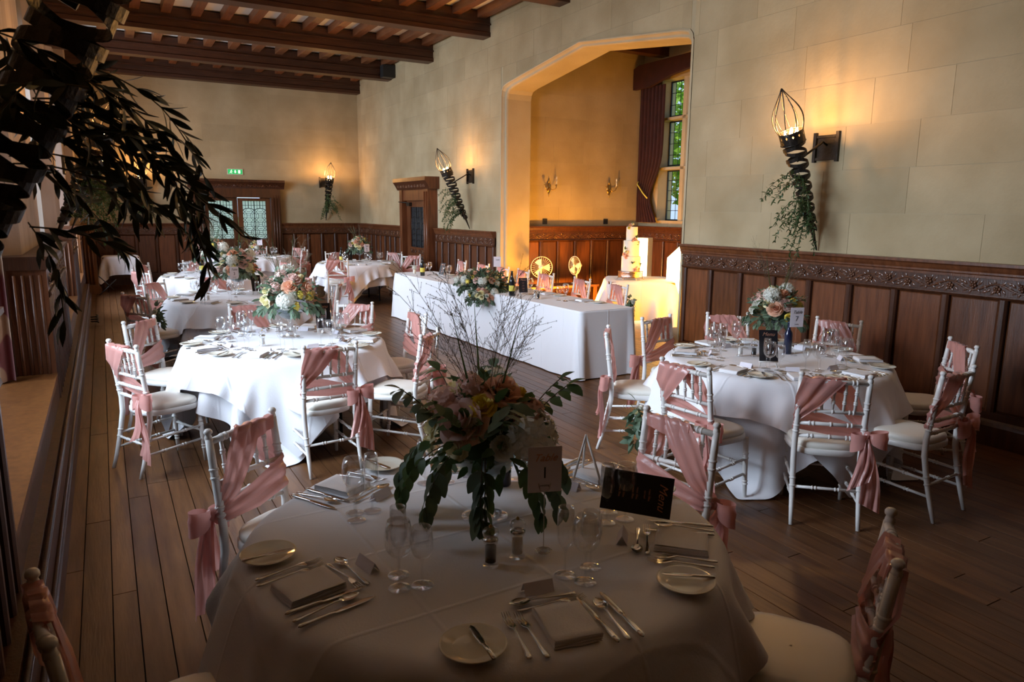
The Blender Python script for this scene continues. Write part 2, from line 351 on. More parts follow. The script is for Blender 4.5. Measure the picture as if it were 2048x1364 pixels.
# ---- bay beyond the arch
BY, BX = 11.5, 9.4
wl = thing('wall_bay_left', 'golden lit side wall of the bay seen through the arch', kind='structure', loc=(BX, BY, 0), rotz=PI)
obj('wall_core', MB().box((-.3, -.3, 0), (BX-6.3, -.001, 5)), STONE2, wl); blocks(wl, .003, BX-6.5, 1.5, 4.8, seed=12, bw=.9)
wbb = thing('wall_bay_back', 'stone wall around the tall bay window', kind='structure', loc=(BX, 0, 0), rotz=PI/2)
WY0, WY1, WZ0, WZ1 = 7.65, 10.95, 1.66, 4.25
obj('wall_core', MB().box((5.9, -.35, 0), (WY0, -.001, 5)).box((WY1, -.35, 0), (11.8, -.001, 5)).box((WY0, -.35, 0), (WY1, -.001, WZ0)).box((WY0, -.35, WZ1), (WY1, -.001, 5)), STONE2, wbb)
blocks(wbb, 6.2, 11.497, 1.5, 4.8, holes=[(WY0, WY1, WZ0, WZ1)], seed=14, bw=.9)
wbr = obj('wall_bay_right', MB().box((6.69, 5.9, 0), (BX, 6.2, 5)), STONE2); tag(wbr, 'side wall of the bay hidden by the pier', kind='structure')
cb = obj('ceiling_bay', MB().box((6.69, 5.9, 4.82), (BX+.3, 11.8, 5.0)), OAKD); tag(cb, 'dark oak ceiling of the bay', kind='structure')
for k in range(4): obj('joist', MB().box((6.69, 6.9+k*1.3, 4.66), (BX, 7.1+k*1.3, 4.82)), OAKD, cb)
# ---- bay window (mullions, leaded panes)
def window(name, label, loc, rotz, W, z0, z1, cols, rows, depth=.3, mull=.12, leads=True):
    t = thing(name, label, loc=loc, rotz=rotz, kind='structure'); cw = (W-mull*(cols-1))/cols
    zs = [z0] + [r for r in rows] + [z1]
    fr = MB()
    for k in range(cols-1):
        xa = (k+1)*cw+k*mull; fr.prism([(xa+.03, -depth+.06), (xa+mull-.03, -depth+.06), (xa+mull, -depth+.13), (xa+mull, -.09), (xa+mull-.035, -.02), (xa+.035, -.02), (xa, -.09), (xa, -depth+.13)], 2, z0, z1)
    for z in rows: fr.prism([(-depth+.06, z-.03), (-.02, z-.03), (-.02, z+.02), (-depth+.06, z+.05)], 0, 0, W)
    obj('stone_mullions', fr, STONE2, t)
    for k in range(cols):
        for a, b in zip(zs[:-1], zs[1:]):
            a2, b2 = a+(.05 if a != z0 else .0), b-(.03 if b != z1 else 0); xa = k*(cw+mull); y = -depth+.12
            f = MB()
            for q in ((xa, a2, xa+.025, b2), (xa+cw-.025, a2, xa+cw, b2), (xa+.025, a2, xa+cw-.025, a2+.025), (xa+.025, b2-.025, xa+cw-.025, b2)): f.box((q[0], y-.012, q[1]), (q[2], y+.012, q[3]))
            f = obj('casement', f, LEAD, t)
            obj('pane', MB().box((xa+.02, y-.003, a2+.02), (xa+cw-.02, y+.001, b2-.02)), PANE, f)
            if leads:
                l = MB(); nx = max(2, round(cw/.14)); nz = max(3, round((b2-a2)/.19))
                for i in range(1, nx): l.box((xa+cw*i/nx-.005, y+.001, a2), (xa+cw*i/nx+.005, y+.006, b2))
                for i in range(1, nz): zz = a2+(b2-a2)*i/nz; l.box((xa, y+.001, zz-.005), (xa+cw, y+.006, zz+.005))
                obj('lead_came', l, LEAD, f)
    return t
window('window_1', 'tall stone mullioned window of the bay with green leaves outside', (BX, WY0, 0), PI/2, WY1-WY0, WZ0, WZ1, 5, (2.64, 3.55), depth=.35, mull=.16)
# ---- left side: window wall, seats, piers
WLX = -1.6
wlf = thing('wall_left', 'left wall with deep window recesses', kind='structure')
c_ = MB(); ys = [-3] + [v for p in WIN_L for v in p] + [19.6]
for a, b in zip(ys[::2], ys[1::2]): c_.box((WLX-.3, a, 0), (WLX, b, 5.25))
for a, b in WIN_L: c_.box((WLX-.3, a, 0), (WLX, b, .9)); c_.box((WLX-.3, a, 4.1), (WLX, b, 5.25))
obj('wall_core', c_, PINKST, wlf)
for i, (a, b) in enumerate(WIN_L):
    window('window_%d' % (i+2), ('nearest', 'middle', 'farthest')[i]+' tall window of the left wall in its recess', (WLX, b, 0), -PI/2, b-a, .9, 4.1, 4, (2.4,), depth=.3, mull=.12, leads=True)
PIERS = [(-3, 3.3), (6.55, 9.27), (12.24, 14.02), (16.5, 17.6)]
for i, (a, b) in enumerate(PIERS):
    pr = thing('wall_pier', ('near', 'second', 'third', 'far')[i]+' stone pier between the left windows, above its oak dado', kind='structure')
    pr.name = 'wall_left_pier_%d' % (i+1)
    a2, b2 = a+(.12 if i else 0), b-.12; c = .16; xx = XL-.17
    obj('pier_shaft', MB().prism([(WLX, a2), (xx-c, a2), (xx, a2+c), (xx, b2-c), (xx-c, b2), (WLX, b2)], 2, DZ, 5.2), PINKST, pr)
for i, (a, b) in enumerate([(3.3, 6.55), (9.27, 12.24), (14.02, 16.5)]):
    s = thing('trim_seat_%d' % (i+1), ('near', 'middle', 'far')[i]+' oak window seat in the left recess', kind='structure')
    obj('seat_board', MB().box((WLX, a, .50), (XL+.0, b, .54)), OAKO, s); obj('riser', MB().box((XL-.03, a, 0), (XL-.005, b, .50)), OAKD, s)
# plinth / pipe casing along the piers
pl = thing('baseboard_left', 'moulded dark oak plinth running along the left side', kind='structure')
obj('plinth', MB().prism([(XL-.02, 0), (-.30, 0), (-.30, .13), (-.315, .15), (-.325, .16), (-.325, .29), (-.34, .31), (-.355, .33), (XL-.02, .33)], 1, -3, 16.4), OAKD, pl)
obj('bead', MB().tube([(-.318, -3, .155), (-.318, 16.4, .155)], .014, 6), OAKD, pl)
obj('bead', MB().tube([(-.335, -3, .32), (-.335, 16.4, .32)], .014, 6), OAKD, pl)
# ------------------------------------------------------------------ oak wainscot
def scroll_mesh(L=.36, h=.10):
    m = MB(); m.tube([(L*t/12, .012, h/2+.028*math.sin(2*PI*t/12)) for t in range(13)], .006, 5, False)
    for cx, sgn in ((.09, 1), (.27, -1)):
        cz = h/2 - sgn*.012
        for k in range(5):
            a = 2*PI*k/5+.3*sgn; m.ell((cx+.019*math.cos(a), .012, cz+.019*math.sin(a)), (.013, .010, .013), 6, 4)
        m.ell((cx, .016, cz), (.010, .010, .010), 6, 4)
        for k, (dx, dz, a) in enumerate(((.050, .024, .7), (.062, -.022, -.7), (-.040, .026, 2.3), (.084, .004, 0), (-.048, -.024, -2.3), (.02, .036, 1.2), (.03, -.036, -1.0), (-.075, .006, 3.0), (.088, -.034, -.3), (-.018, -.036, -2.0))):
            c, s = math.cos(a), math.sin(a); px, pz = cx+dx, h/2+dz*sgn
            P = [(px-c*.024, .004, pz-s*.024*sgn), (px-s*.012, .006, pz+c*.012*sgn), (px+c*.030, .009, pz+s*.030*sgn), (px+s*.012, .006, pz-c*.012*sgn), (px, .019, pz)]
            m.add(P, [(0, 1, 4), (1, 2, 4), (2, 3, 4), (3, 0, 4)], True)
    return m.mesh('carved_leaf_scroll', OAKC)
SCROLL = scroll_mesh()
def wainscot(name, label, loc, rotz, L, pitch=.42, H=DZ, z0=0, detail=True, M1=None, M2=None, dep=.07, endcap=True):
    t = thing(name, label, loc=loc, rotz=rotz, kind='structure'); M1 = M1 or OAK; M2 = M2 or OAKD
    n = max(1, round(L/pitch)); p = L/n; st = .065; ft, fb = H-.13, H-.25; pt, pb = fb-.03, z0+.27
    obj('backing', MB().box((0, 0, z0), (L, dep-.045, H-.10)), M2, t)
    ov = .03
    cap = MB().prism([(0, H), (dep+.045, H), (dep+.045, H-.022), (dep+.03, H-.035), (dep+.02, H-.06), (dep+.012, H-.075), (dep+.012, H-.09), (dep, H-.10), (dep, H-.12), (0, H-.12)], 0, -ov*0, L+(ov if endcap else 0))
    obj('cap_moulding', cap, OAK, t)
    obj('frieze_board', MB().box((0, 0, fb-.005), (L, dep-.018, H-.12)), M2, t)
    obj('rail', MB().prism([(0, fb), (dep+.004, fb), (dep+.008, fb-.012), (dep-.004, fb-.03), (0, fb-.03)], 0, 0, L), M2, t)
    obj('skirting', MB().prism([(0, z0), (dep+.02, z0), (dep+.02, z0+.16), (dep+.008, z0+.19), (dep-.005, z0+.21), (dep-.005, z0+.27), (0, z0+.27)], 0, 0, L), M2, t)
    pw = p-st; q = .018
    pan = MB(); pan.add([(0, -.045, 0), (pw, -.045, 0), (pw, -.045, pt-pb), (0, -.045, pt-pb), (q, -.034, q), (pw-q, -.034, q), (pw-q, -.034, pt-pb-q), (q, -.034, pt-pb-q)], [(0, 1, 5, 4), (1, 2, 6, 5), (2, 3, 7, 6), (3, 0, 4, 7), (4, 5, 6, 7)], False)
    pan = pan.mesh('panel', M1)
    stl = MB().prism([(0, dep-.045), (0, dep-.012), (.010, dep-.004), (.016, dep), (st-.016, dep), (st-.010, dep-.004), (st, dep-.012), (st, dep-.045)], 2, pb, pt).mesh('stile', M2)
    for k in range(n+1): obj('stile', stl, None, t, (min(max(k*p-st/2, 0), L-st), 0, 0))
    for k in range(n): obj('panel', pan, None, t, (k*p+st/2, dep, pb))
    if detail:
        m = max(1, int(L/.36))
        for k in range(m): o = obj('carved_leaf_scroll', SCROLL, None, t, (k*L/m, dep-.022, fb+.006)); o.scale = (L/m/.36, 1, 1.08)
    return t
wainscot('trim_1', 'tall oak panelling with carved frieze along the near right wall', (WX, -2.9, 0), PI/2, 6.58+2.9, .445)
wainscot('trim_2', 'oak panelling between the carved door and the arch', (WX, 11.48, 0), PI/2, 14.1-11.48, .345)
wainscot('trim_3', 'oak panelling in the far right corner', (WX, 15.85, 0), PI/2, YF-15.85, .345, endcap=False)
wainscot('trim_4', 'oak panelling right of the double doors', (WX, YF, 0), PI, 6.15-4.0, .345, endcap=False)
wainscot('trim_5', 'oak panelling left of the double doors', (1.98, YF, 0), PI, 3.5, .42)
wainscot('trim_6', 'dark oak panelling on the side wall of the bay', (BX, BY, 0), PI, BX-6.69, .40, H=1.545, endcap=False)
wainscot('trim_7', 'dark oak panelling below the bay window', (BX, 6.2, 0), PI/2, 5.3, .42, H=1.545, endcap=False)
# piers on the left: slatted heater fronts towards the room, reeded pilaster and panel on the near cheek
for i, (a, b) in enumerate(PIERS):
    L = b-a; t = thing('trim_%d' % (8+i), ('near', 'second', 'third', 'far')[i]+' left pier dado with vertical slats', loc=(XL, b, 0), rotz=-PI/2, kind='structure')
    H = DZ
    obj('cap_moulding', MB().prism([(-1.15, H), (.045, H), (.045, H-.022), (.03, H-.035), (.02, H-.06), (.008, H-.08), (0, H-.10), (-1.15, H-.10)], 0, -.03, L+.03), OAKD, t)
    obj('frieze_board', MB().box((.02, -.03, H-.27), (L-.02, -.006, H-.10)), OAKD, t)
    for k in range(int(L/.36)): obj('carved_leaf_scroll', SCROLL, None, t, (.05+k*.37, -.008, H-.25))
    obj('rail', MB().prism([(-.03, H-.27), (.012, H-.27), (.018, H-.29), (.0, H-.315), (-.03, H-.315)], 0, 0, L), WHITE if 0 else OAKD, t)
    obj('carcass', MB().box((.01, -1.15, 0), (L-.03, -.06, H-.1)), GAP, t)
    sl = MB().prism([(0, -.055), (0, -.004), (.012, .006), (.043, .006), (.055, -.004), (.055, -.055)], 2, .30, H-.31).mesh('slat', OAKD)
    ns = int(L/.20)
    y0 = .1
    for k in range(ns+1):
        xx = .03+(L-.115)*k/ns
        if b-xx > .8: obj('slat', sl, None, t, (xx, 0, 0))
    if i:
        # cheek facing the camera: reeded pilaster and recessed panel
        ch = MB(); ch.box((L-.03, -1.15, 0), (L, -.26, H-.1)); ch.box((L, -1.15, .30), (L+.03, -.26, .58)); ch.box((L, -.32, .58), (L+.03, -.26, H-.1)); obj('cheek_board', ch, OAKD, t)
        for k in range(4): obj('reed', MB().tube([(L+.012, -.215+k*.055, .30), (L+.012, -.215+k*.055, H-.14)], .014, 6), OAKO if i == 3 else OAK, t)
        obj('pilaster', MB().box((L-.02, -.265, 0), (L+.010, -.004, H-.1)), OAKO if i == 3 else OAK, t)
        obj('panel', MB().box((L-.005, -.95, .62), (L+.012, -.42, H-.25)), OAKD, t)
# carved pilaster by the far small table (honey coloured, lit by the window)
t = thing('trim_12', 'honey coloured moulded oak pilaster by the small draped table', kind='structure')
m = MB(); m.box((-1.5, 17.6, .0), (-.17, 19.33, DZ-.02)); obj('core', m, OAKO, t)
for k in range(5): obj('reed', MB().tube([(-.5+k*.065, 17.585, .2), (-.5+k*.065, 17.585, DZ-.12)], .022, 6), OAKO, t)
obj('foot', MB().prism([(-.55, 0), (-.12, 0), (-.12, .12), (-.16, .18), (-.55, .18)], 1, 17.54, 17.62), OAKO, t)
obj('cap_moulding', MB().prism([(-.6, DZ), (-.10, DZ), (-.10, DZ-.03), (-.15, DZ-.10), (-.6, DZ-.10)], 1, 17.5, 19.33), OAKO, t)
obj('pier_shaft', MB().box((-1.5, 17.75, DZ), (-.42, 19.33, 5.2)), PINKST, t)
# ------------------------------------------------------------------ doors
def leadpane(parent, x0, x1, z0, z1, y, cols=6, arch=True):
    cxm = (x0+x1)/2; zm = z0+(z1-z0)*.77
    obj('pane', MB().box((x0, y-.004, z0), (x1, y, z1)), DPANE, parent)
    l = MB(); u = (x1-x0)/8
    def bar(a, b, r=.0055): l.tube([(a[0], y+.003, a[1]), (b[0], y+.003, b[1])], r, 4, False, False)
    bar((cxm, z0), (cxm, z1), .011)
    for xa, xb in ((x0, cxm), (cxm, x1)):
        w_ = xb-xa; m_ = (xa+xb)/2
        P = [(xa, zm-.02), (xa+w_*.15, zm+.015), (m_, zm+.035), (xb-w_*.15, zm+.015), (xb, zm-.02)]
        for p, q in zip(P[:-1], P[1:]): bar(p, q, .009)
        bar((m_, zm+.03), (m_, z1), .009)
        rows = 7; hh = (zm-z0)/rows
        for r in range(rows):
            za = z0+r*hh; zb_ = za+hh
            bar((xa+w_*.33, za), (xa+w_*.67, za)); bar((xa+w_*.33, za+hh/2), (xa+w_*.67, za+hh/2))
            if r % 2: 
                for f in (.16, .33, .67, .84): bar((xa+w_*f, za), (xa+w_*f, zb_))
            else:
                for f0, f1 in ((0, .33), (.67, 1)): bar((xa+w_*f0, za), (xa+w_*f1, zb_)); bar((xa+w_*f0, zb_), (xa+w_*f1, za))
            bar((xa, za), (xb, za), .005)
        for f in (.25, .75): bar((xa+w_*f, zm+.03), (xa+w_*f, z1)); 
        bar((xa, (zm+z1)/2), (xb, (zm+z1)/2))
    obj('lead_came', l, LEAD, parent)
def carved_band(parent, x0, x1, y, z, h=.1):
    n = max(1, int((x1-x0)/.3))
    for k in range(n): o = obj('carved_leaf_scroll', SCROLL, None, parent, (x0+(x1-x0)*k/n, y, z)); o.scale = ((x1-x0)/n/.36, 1, h/.1)
# door_1: double doors in the far wall; local X = -world x, origin at x=4.02
d1 = thing('door_1', 'dark oak double doors with leaded glass below a carved cornice', kind='structure', loc=(4.02, YF, 0), rotz=PI)
DW = 2.06
fr = MB()
for x0, x1 in ((0, .23), (DW-.23, DW)):
    fr.box((x0, 0, 0), (x1, .14, 2.2))
    for k in range(3): fr.tube([(x0+.045+k*.065, .145, .2), (x0+.045+k*.065, .145, 2.15)], .022, 6)
fr.box((0, 0, 2.085), (DW, .16, 2.3)); obj('frame', fr, OAKD, d1)
obj('cornice', MB().prism([(0, 2.3), (.16, 2.3), (.17, 2.34), (.24, 2.44), (.26, 2.46), (.26, 2.52), (0, 2.52)], 0, -.10, DW+.10), OAKD, d1); carved_band(d1, 0, DW, .19, 2.34, .09)
for k, x0 in enumerate((.235, DW/2+.005)):
    lf = obj('door_leaf', MB().box((x0, -.02, .01), (x0+.79, .03, .92)).box((x0, -.02, 2.065), (x0+(.79 if k else .25), .03, 2.10)).box((x0, -.02, .92), (x0+.115, .03, 2.07)).box((x0+.675, -.02, .92), (x0+.79, .03, 2.07)).box((x0+.115, -.02, 2.0), (x0+.675, .03, 2.07)).box((x0+.115, -.02, .92), (x0+.675, .03, 1.06)), OAK, d1)
    leadpane(lf, x0+.115, x0+.675, 1.06, 2.0, .0)
    for q in (0, 1, 2): obj('panel', MB().box((x0+.07+q*.225, .03, .15), (x0+.26+q*.225, .042, .82)), OAKD, lf)
    hn = MB().ell((x0+(.74 if k == 0 else .05), .06, 1.0), (.025, .025, .025)); obj('door_knob', hn, BRASS, lf)
# door_2: side door in the right wall
d2 = thing('door_2', 'narrow carved oak door with leaded panel in the right wall', kind='structure', loc=(WX, 14.1, 0), rotz=PI/2)
DW = 1.65; q = .22
fr = MB().box((0, 0, 0), (.24, q, 2.25)).box((DW-.16, 0, 0), (DW, q, 2.25)).box((.24, 0, 2.02), (DW-.16, q-.03, 2.25))
for k in range(2): fr.tube([(.05+k*.12, q+.004, .2), (.05+k*.12, q+.004, 2.2)], .02, 6)
obj('frame', fr, OAK, d2)
obj('cornice', MB().prism([(0, 2.25), (q, 2.25), (q+.02, 2.29), (q+.09, 2.40), (q+.11, 2.42), (q+.11, 2.50), (0, 2.50)], 0, -.12, DW+.12), OAKD, d2); carved_band(d2, 0, DW, q+.04, 2.29, .10)
lf = obj('door_leaf', MB().box((.24, 0, .01), (DW-.16, .10, 1.0)).box((.24, 0, 1.0), (.46, .10, 2.02)).box((DW-.36, 0, 1.0), (DW-.16, .10, 2.02)).box((.46, 0, 1.88), (DW-.36, .10, 2.02)).box((.46, 0, 1), (DW-.36, .06, 1.88)), OAK, d2)
l = MB(); 
for k in range(4):
    xx = .46+k*(DW-.82)/3; l.tube([(xx, .068, 1.0), (xx, .068, 1.88)], .008, 5)
for k in range(3):
    for j in range(7):
        xa, xb = .46+k*(DW-.82)/3, .46+(k+1)*(DW-.82)/3; za = 1.0+j*.125; l.tube([(xa, .066, za), ((xa+xb)/2, .066, za+.05), (xb, .066, za)], .005, 4); l.tube([((xa+xb)/2, .066, za), ((xa+xb)/2, .066, za+.125)], .004, 4)
obj('leaded_panel', MB().box((.46, .060, 1.0), (DW-.36, .064, 1.88)), LEAD, lf); obj('lead_came', l, IRON, lf)
carved_band(lf, .46, DW-.36, .10, .86, .1)
for k in range(3): obj('panel', MB().box((.33+k*.33, .10, .15), (.58+k*.33, .112, .78)), OAKD, lf)
obj('door_closer', MB().box((1.18, .10, 1.90), (1.36, .17, 1.98)).tube([(1.25, .15, 1.97), (1.55, .28, 1.99)], .012, 5), IRON, lf)
obj('door_knob', MB().ell((.32, .14, .98), (.03, .03, .03)), BRASS, lf)
# ------------------------------------------------------------------ outside
ow = MB().box((10.2, -5, -.3), (40, 45, -.06)).box((-1.9, 19.9, -.3), (10.2, 45, -.06)).box((-30, -5, -.3), (-2.2, 45, -.06)); tag(obj('lawn', ow, LAWN), 'green lawn outside the windows', 'lawn', kind='stuff')
def leafcloud(name, label, cx, cy_, cz, rx, ry, rz, n, m, seed, size=.11):
    rs = random.Random(seed); mb = MB()
    for _ in range(n):
        while 1:
            p = Vector((rs.uniform(-1, 1), rs.uniform(-1, 1), rs.uniform(-1, 1)))
            if p.length < 1: break
        c = Vector((cx+p.x*rx, cy_+p.y*ry, cz+p.z*rz)); a = Vector((rs.gauss(0, 1), rs.gauss(0, 1), rs.gauss(0, .6))).normalized(); b = a.cross(Vector((rs.gauss(0, 1), rs.gauss(0, 1), rs.gauss(0, 1)))).normalized()
        s = size*rs.uniform(.7, 1.4); mb.add([c-a*s, c+b*s*.5, c+a*s, c-b*s*.5], [(0, 1, 2, 3)], False)
    return mb
tr = thing('garden_tree', 'sunlit green tree outside the bay window', 'tree', (12.6, 11.5, -.045))
obj('trunk', MB().tube([(0, 0, 0), (.1, .1, 2), (-.1, .5, 4)], [.18, .14, .08], 8).tube([(.1, .1, 1.6), (-.3, 1.2, 2.6), (-.2, 2, 3.2)], [.09, .06, .03], 6), BARK, tr)
obj('foliage', leafcloud('f', '', -.2, 1.3, 3.9, 1.7, 3.6, 1.9, 5200, TREE, 4), TREE, tr, kind='stuff')
hg = thing('garden_hedge', 'clipped green hedge beyond the double doors', 'hedge', (3, 24.5, .2))
obj('hedge_core', MB().box((-5, .3, 0), (5, 1.0, 1.3)), GREEN, hg); obj('foliage', leafcloud('h', '', 0, .4, .75, 5, .6, .6, 2500, TREE, 5, .13), TREE, hg, kind='stuff')
# ------------------------------------------------------------------ tablecloth draping (small mass-spring solver run at build time)
def drape(half, N=44, steps=150, it=9, rot=0, seed=1, zt=.752, Rr=.80, box=None, half2=None, under=None):
    rs = np.random.RandomState(seed); g = np.linspace(-half, half, N); N2 = N if not half2 else int(round(N*half2/half)); g2 = g if not half2 else np.linspace(-half2, half2, N2)
    Xg, Yg = np.meshgrid(g, g2, indexing='ij'); c, s = math.cos(rot), math.sin(rot)
    P = np.stack([Xg*c-Yg*s, Xg*s+Yg*c, np.full_like(Xg, zt+.004)], -1)+rs.normal(0, .0012, (N, N2, 3)); P[..., 2] = np.maximum(P[..., 2], zt+.003)
    h = g[1]-g[0]; V = np.zeros_like(P); dt = .02
    cons = [(dx, dy, w_, h*math.hypot(dx, dy)) for dx, dy, w_ in ((1, 0, 1), (0, 1, 1), (1, 1, .6), (1, -1, .6), (2, 0, .25), (0, 2, .25))]
    for st in range(steps):
        V[..., 2] -= 9.8*dt; V *= .985 if st < steps*.6 else .92; Q = P+V*dt
        for _ in range(it):
            for dx, dy, w_, L in cons:
                d = max(dx, abs(dy))
                for k0 in range(2*d):
                    if dx:
                        i = np.arange(k0, N-dx, 2*d)[:, None]; ja, jb = (np.arange(0, N2-dy), np.arange(dy, N2)) if dy >= 0 else (np.arange(-dy, N2), np.arange(0, N2+dy))
                        a, b = (i, ja[None]), (i+dx, jb[None])
                    else:
                        j = np.arange(k0, N2-dy, 2*d)[None]; a, b = (np.arange(N)[:, None], j), (np.arange(N)[:, None], j+dy)
                    Dv = Q[b]-Q[a]; l = np.sqrt((Dv**2).sum(-1, keepdims=True))+1e-9; k = (l-L)/l*.5*w_
                    if w_ < .5: k = np.minimum(k, 0)
                    Q[a] += Dv*k; Q[b] -= Dv*k
            if box is None and under is not None:
                r = np.hypot(Q[..., 0], Q[..., 1])+1e-9; ti = ((np.arctan2(Q[..., 1], Q[..., 0])/(2*PI)) % 1*72).astype(int) % 72; zi = np.clip((Q[..., 2]/zt*24).astype(int), 0, 24)
                Ru = under[ti, zi]; ins = (r < Ru) & (Q[..., 2] < zt); up = ins & ((zt-Q[..., 2]) < (Ru-r)+.004); out = ins & ~up
                Q[..., 2][up] = zt; f = np.where(out, 1+(Ru/r-1)*.6, 1); Q[..., 0] *= f; Q[..., 1] *= f
            elif box is None:
                r = np.hypot(Q[..., 0], Q[..., 1])+1e-9; ins = (r < Rr) & (Q[..., 2] < zt); up = ins & ((zt-Q[..., 2]) < (Rr-r)+.004); out = ins & ~up
                Q[..., 2][up] = zt; f = np.where(out, Rr/r, 1); Q[..., 0] *= f; Q[..., 1] *= f
            else:
                ax, by, dz = box[0]-np.abs(Q[..., 0]), box[1]-np.abs(Q[..., 1]), zt-Q[..., 2]
                ins = (ax > 0) & (by > 0) & (dz > 0); m = np.minimum(np.minimum(ax, by), dz)
                u = ins & (m == dz); Q[..., 2][u] = zt
                u = ins & (m == ax) & (m != dz); Q[..., 0][u] = np.sign(Q[..., 0][u])*box[0]
                u = ins & (m == by) & (m != dz) & (m != ax); Q[..., 1][u] = np.sign(Q[..., 1][u])*box[1]
            Q[..., 2] = np.maximum(Q[..., 2], .006)
        nV = (Q-P)/dt; t_ = (np.abs(Q[..., 2]-zt) < .002) | (Q[..., 2] < .01); nV[t_] *= .5; P, V = Q, nV
    P[..., 2] += .003
    return P
def cloth_obj(name, P, m, label, loc, rotz, group=None, parent=None):
    mb = MB().grid(P.tolist()) if not isinstance(P, bpy.types.Mesh) else P
    o = obj(name, mb, m, parent, loc, (0, 0, rotz)); md = o.modifiers.new('s', 'SUBSURF'); md.levels = 1; md.render_levels = 1
    return tag(o, label, 'tablecloth', group)
ZT = .762     # cloth top
# ------------------------------------------------------------------ chiavari chair (faces +Y, origin on the floor)
def py(z): return -.19-(z-.45)*.13 if z > .45 else -.19-(.45-z)*.14-.10*((.45-z)/.45)**2*.4
def bamboo(mb, pts, r, rings=(), n=9):
    mb.tube(pts, r, n)
    for t in rings:
        k = t*(len(pts)-1); i = min(int(k), len(pts)-2); p = Vector(pts[i]).lerp(Vector(pts[i+1]), k-i); d = (Vector(pts[i+1])-Vector(pts[i])).normalized()
        rr = (r if not hasattr(r, '__len__') else r[i]+(r[i+1]-r[i])*(k-i))+.0035
        mb.tube([p-d*.006, p-d*.003, p+d*.003, p+d*.006], [rr-.003, rr, rr, rr-.003], n)
    return mb
def seatpoly(s, yo=0):
    P = []
    for k in range(28):
        a = 2*PI*k/28; ex = .62; x = math.copysign(abs(math.cos(a))**ex, math.cos(a)); y = math.copysign(abs(math.sin(a))**ex, math.sin(a))
        P.append((x*(.200+.018*y)*s, y*.20*s+yo))
    return P
def ribbon(A, B, nu, nv, amp, folds, seed, sgn=1):
    rs = random.Random(seed); ph = [rs.uniform(0, 6.28) for _ in range(4)]
    def pt(C, u):
        k = u*(len(C)-1); i = min(int(k), len(C)-2); return Vector(C[i]).lerp(Vector(C[i+1]), k-i)
    P = []
    for i in range(nu+1):
        u = i/nu; a, b = pt(A, u), pt(B, u); row = []; u2 = min(1, u+.02); u1 = max(0, u-.02)
        n = (pt(A, u2)+pt(B, u2)-pt(A, u1)-pt(B, u1)).cross(b-a); n = n.normalized() if n.length > 1e-9 else Vector((0, 1, 0))
        for j in range(nv+1):
            v = j/nv; d = amp*(math.sin(v*folds*2*PI+ph[0]+1.3*math.sin(u*3+ph[1]))*.6+.4*math.sin(v*folds*3.7*PI+ph[2]+u*2))
            e = min(1, min(v, 1-v)*6+.3); row.append(a.lerp(b, v)+n*d*e*sgn)
        P.append(row)
    return P
def make_sash(mx, seed, root):
    def Y(z, o): return py(z)+o
    f = lambda x, z, o: (x*mx, Y(z, o), z)
    m = MB(); rs = random.Random(seed)
    # over the back of the top rail, down to the far post
    m.grid(ribbon([f(-.16, .845, .022), f(-.17, .90, .02), f(-.182, .895, -.026), f(-.212, .78, -.030), f(-.205, .70, .0)], [f(.06, .80, .022), f(.06, .897, .018), f(.055, .88, -.028), f(-.07, .73, -.034), f(-.205, .60, .0)], 16, 12, .010, 2.6, seed))
    # round the post and across the front, down to the knot
    m.grid(ribbon([f(-.205, .72, -.005), f(-.19, .715, .026), f(0, .655, .030), f(.17, .60, .024), f(.208, .585, -.01)], [f(-.205, .57, -.005), f(-.19, .565, .026), f(0, .535, .034), f(.17, .535, .026), f(.208, .54, -.01)], 16, 10, .009, 2.2, seed+1, mx))
    # second end from the top rail straight to the knot on the front side
    m.grid(ribbon([f(.03, .895, -.020), f(.06, .900, .018), f(.12, .82, .026), f(.175, .70, .026), f(.206, .60, .0)], [f(-.12, .895, -.018), f(-.10, .900, .016), f(-.02, .78, .034), (.10*mx, Y(.64, .038), .64), f(.206, .55, .0)], 16, 10, .009, 2.4, seed+2, mx))
    s = obj('sash', m, SATIN, root); kx, ky, kz = .203*mx, py(.56)-.030, .562
    b = MB(); b.ell((kx, ky-.004, kz), (.026, .024, .030), 8, 6)
    for sg, L, dz in ((1, .105, .012), (-1, .095, -.012)):
        A, B = [], []
        for k in range(13):
            t = 2*PI*k/12; x = kx+sg*L*.5*(1-math.cos(t)); y = ky-.015-.035*math.sin(t)*1.0; wv = .012+.036*math.sin(t/2)**.8
            A.append((x, y, kz+wv+dz*math.sin(t/2)-.02*math.sin(t/2))); B.append((x, y-.006, kz-wv+dz*math.sin(t/2)-.035*math.sin(t/2)))
        b.grid(ribbon(A, B, 20, 5, .004, 1.5, seed+7))
    obj('bow', b, SATIN, s)
    for sg, zb_, xo, yo in ((1, .13+.04*rs.random(), .03, -.05), (-1, .24+.08*rs.random(), -.035, -.075)):
        A, B = [], []
        for k in range(7):
            t = k/6; z = kz-.01+(zb_-kz)*t; wd = .014+.045*t**.6; x = kx+xo*mx*t*1.2+.012*math.sin(t*5+seed); y = ky-.012+(yo)*t**.7+.02*math.sin(t*4+seed)
            A.append((x-wd, y+.012*math.sin(3*t), z+.03*t*sg)); B.append((x+wd, y-.012*math.sin(4*t), z-.03*t*sg))
        obj('sash_tail', MB().grid(ribbon(A, B, 22, 12, .017, 2.2, seed+9+sg)), SATIN, s)
    return s
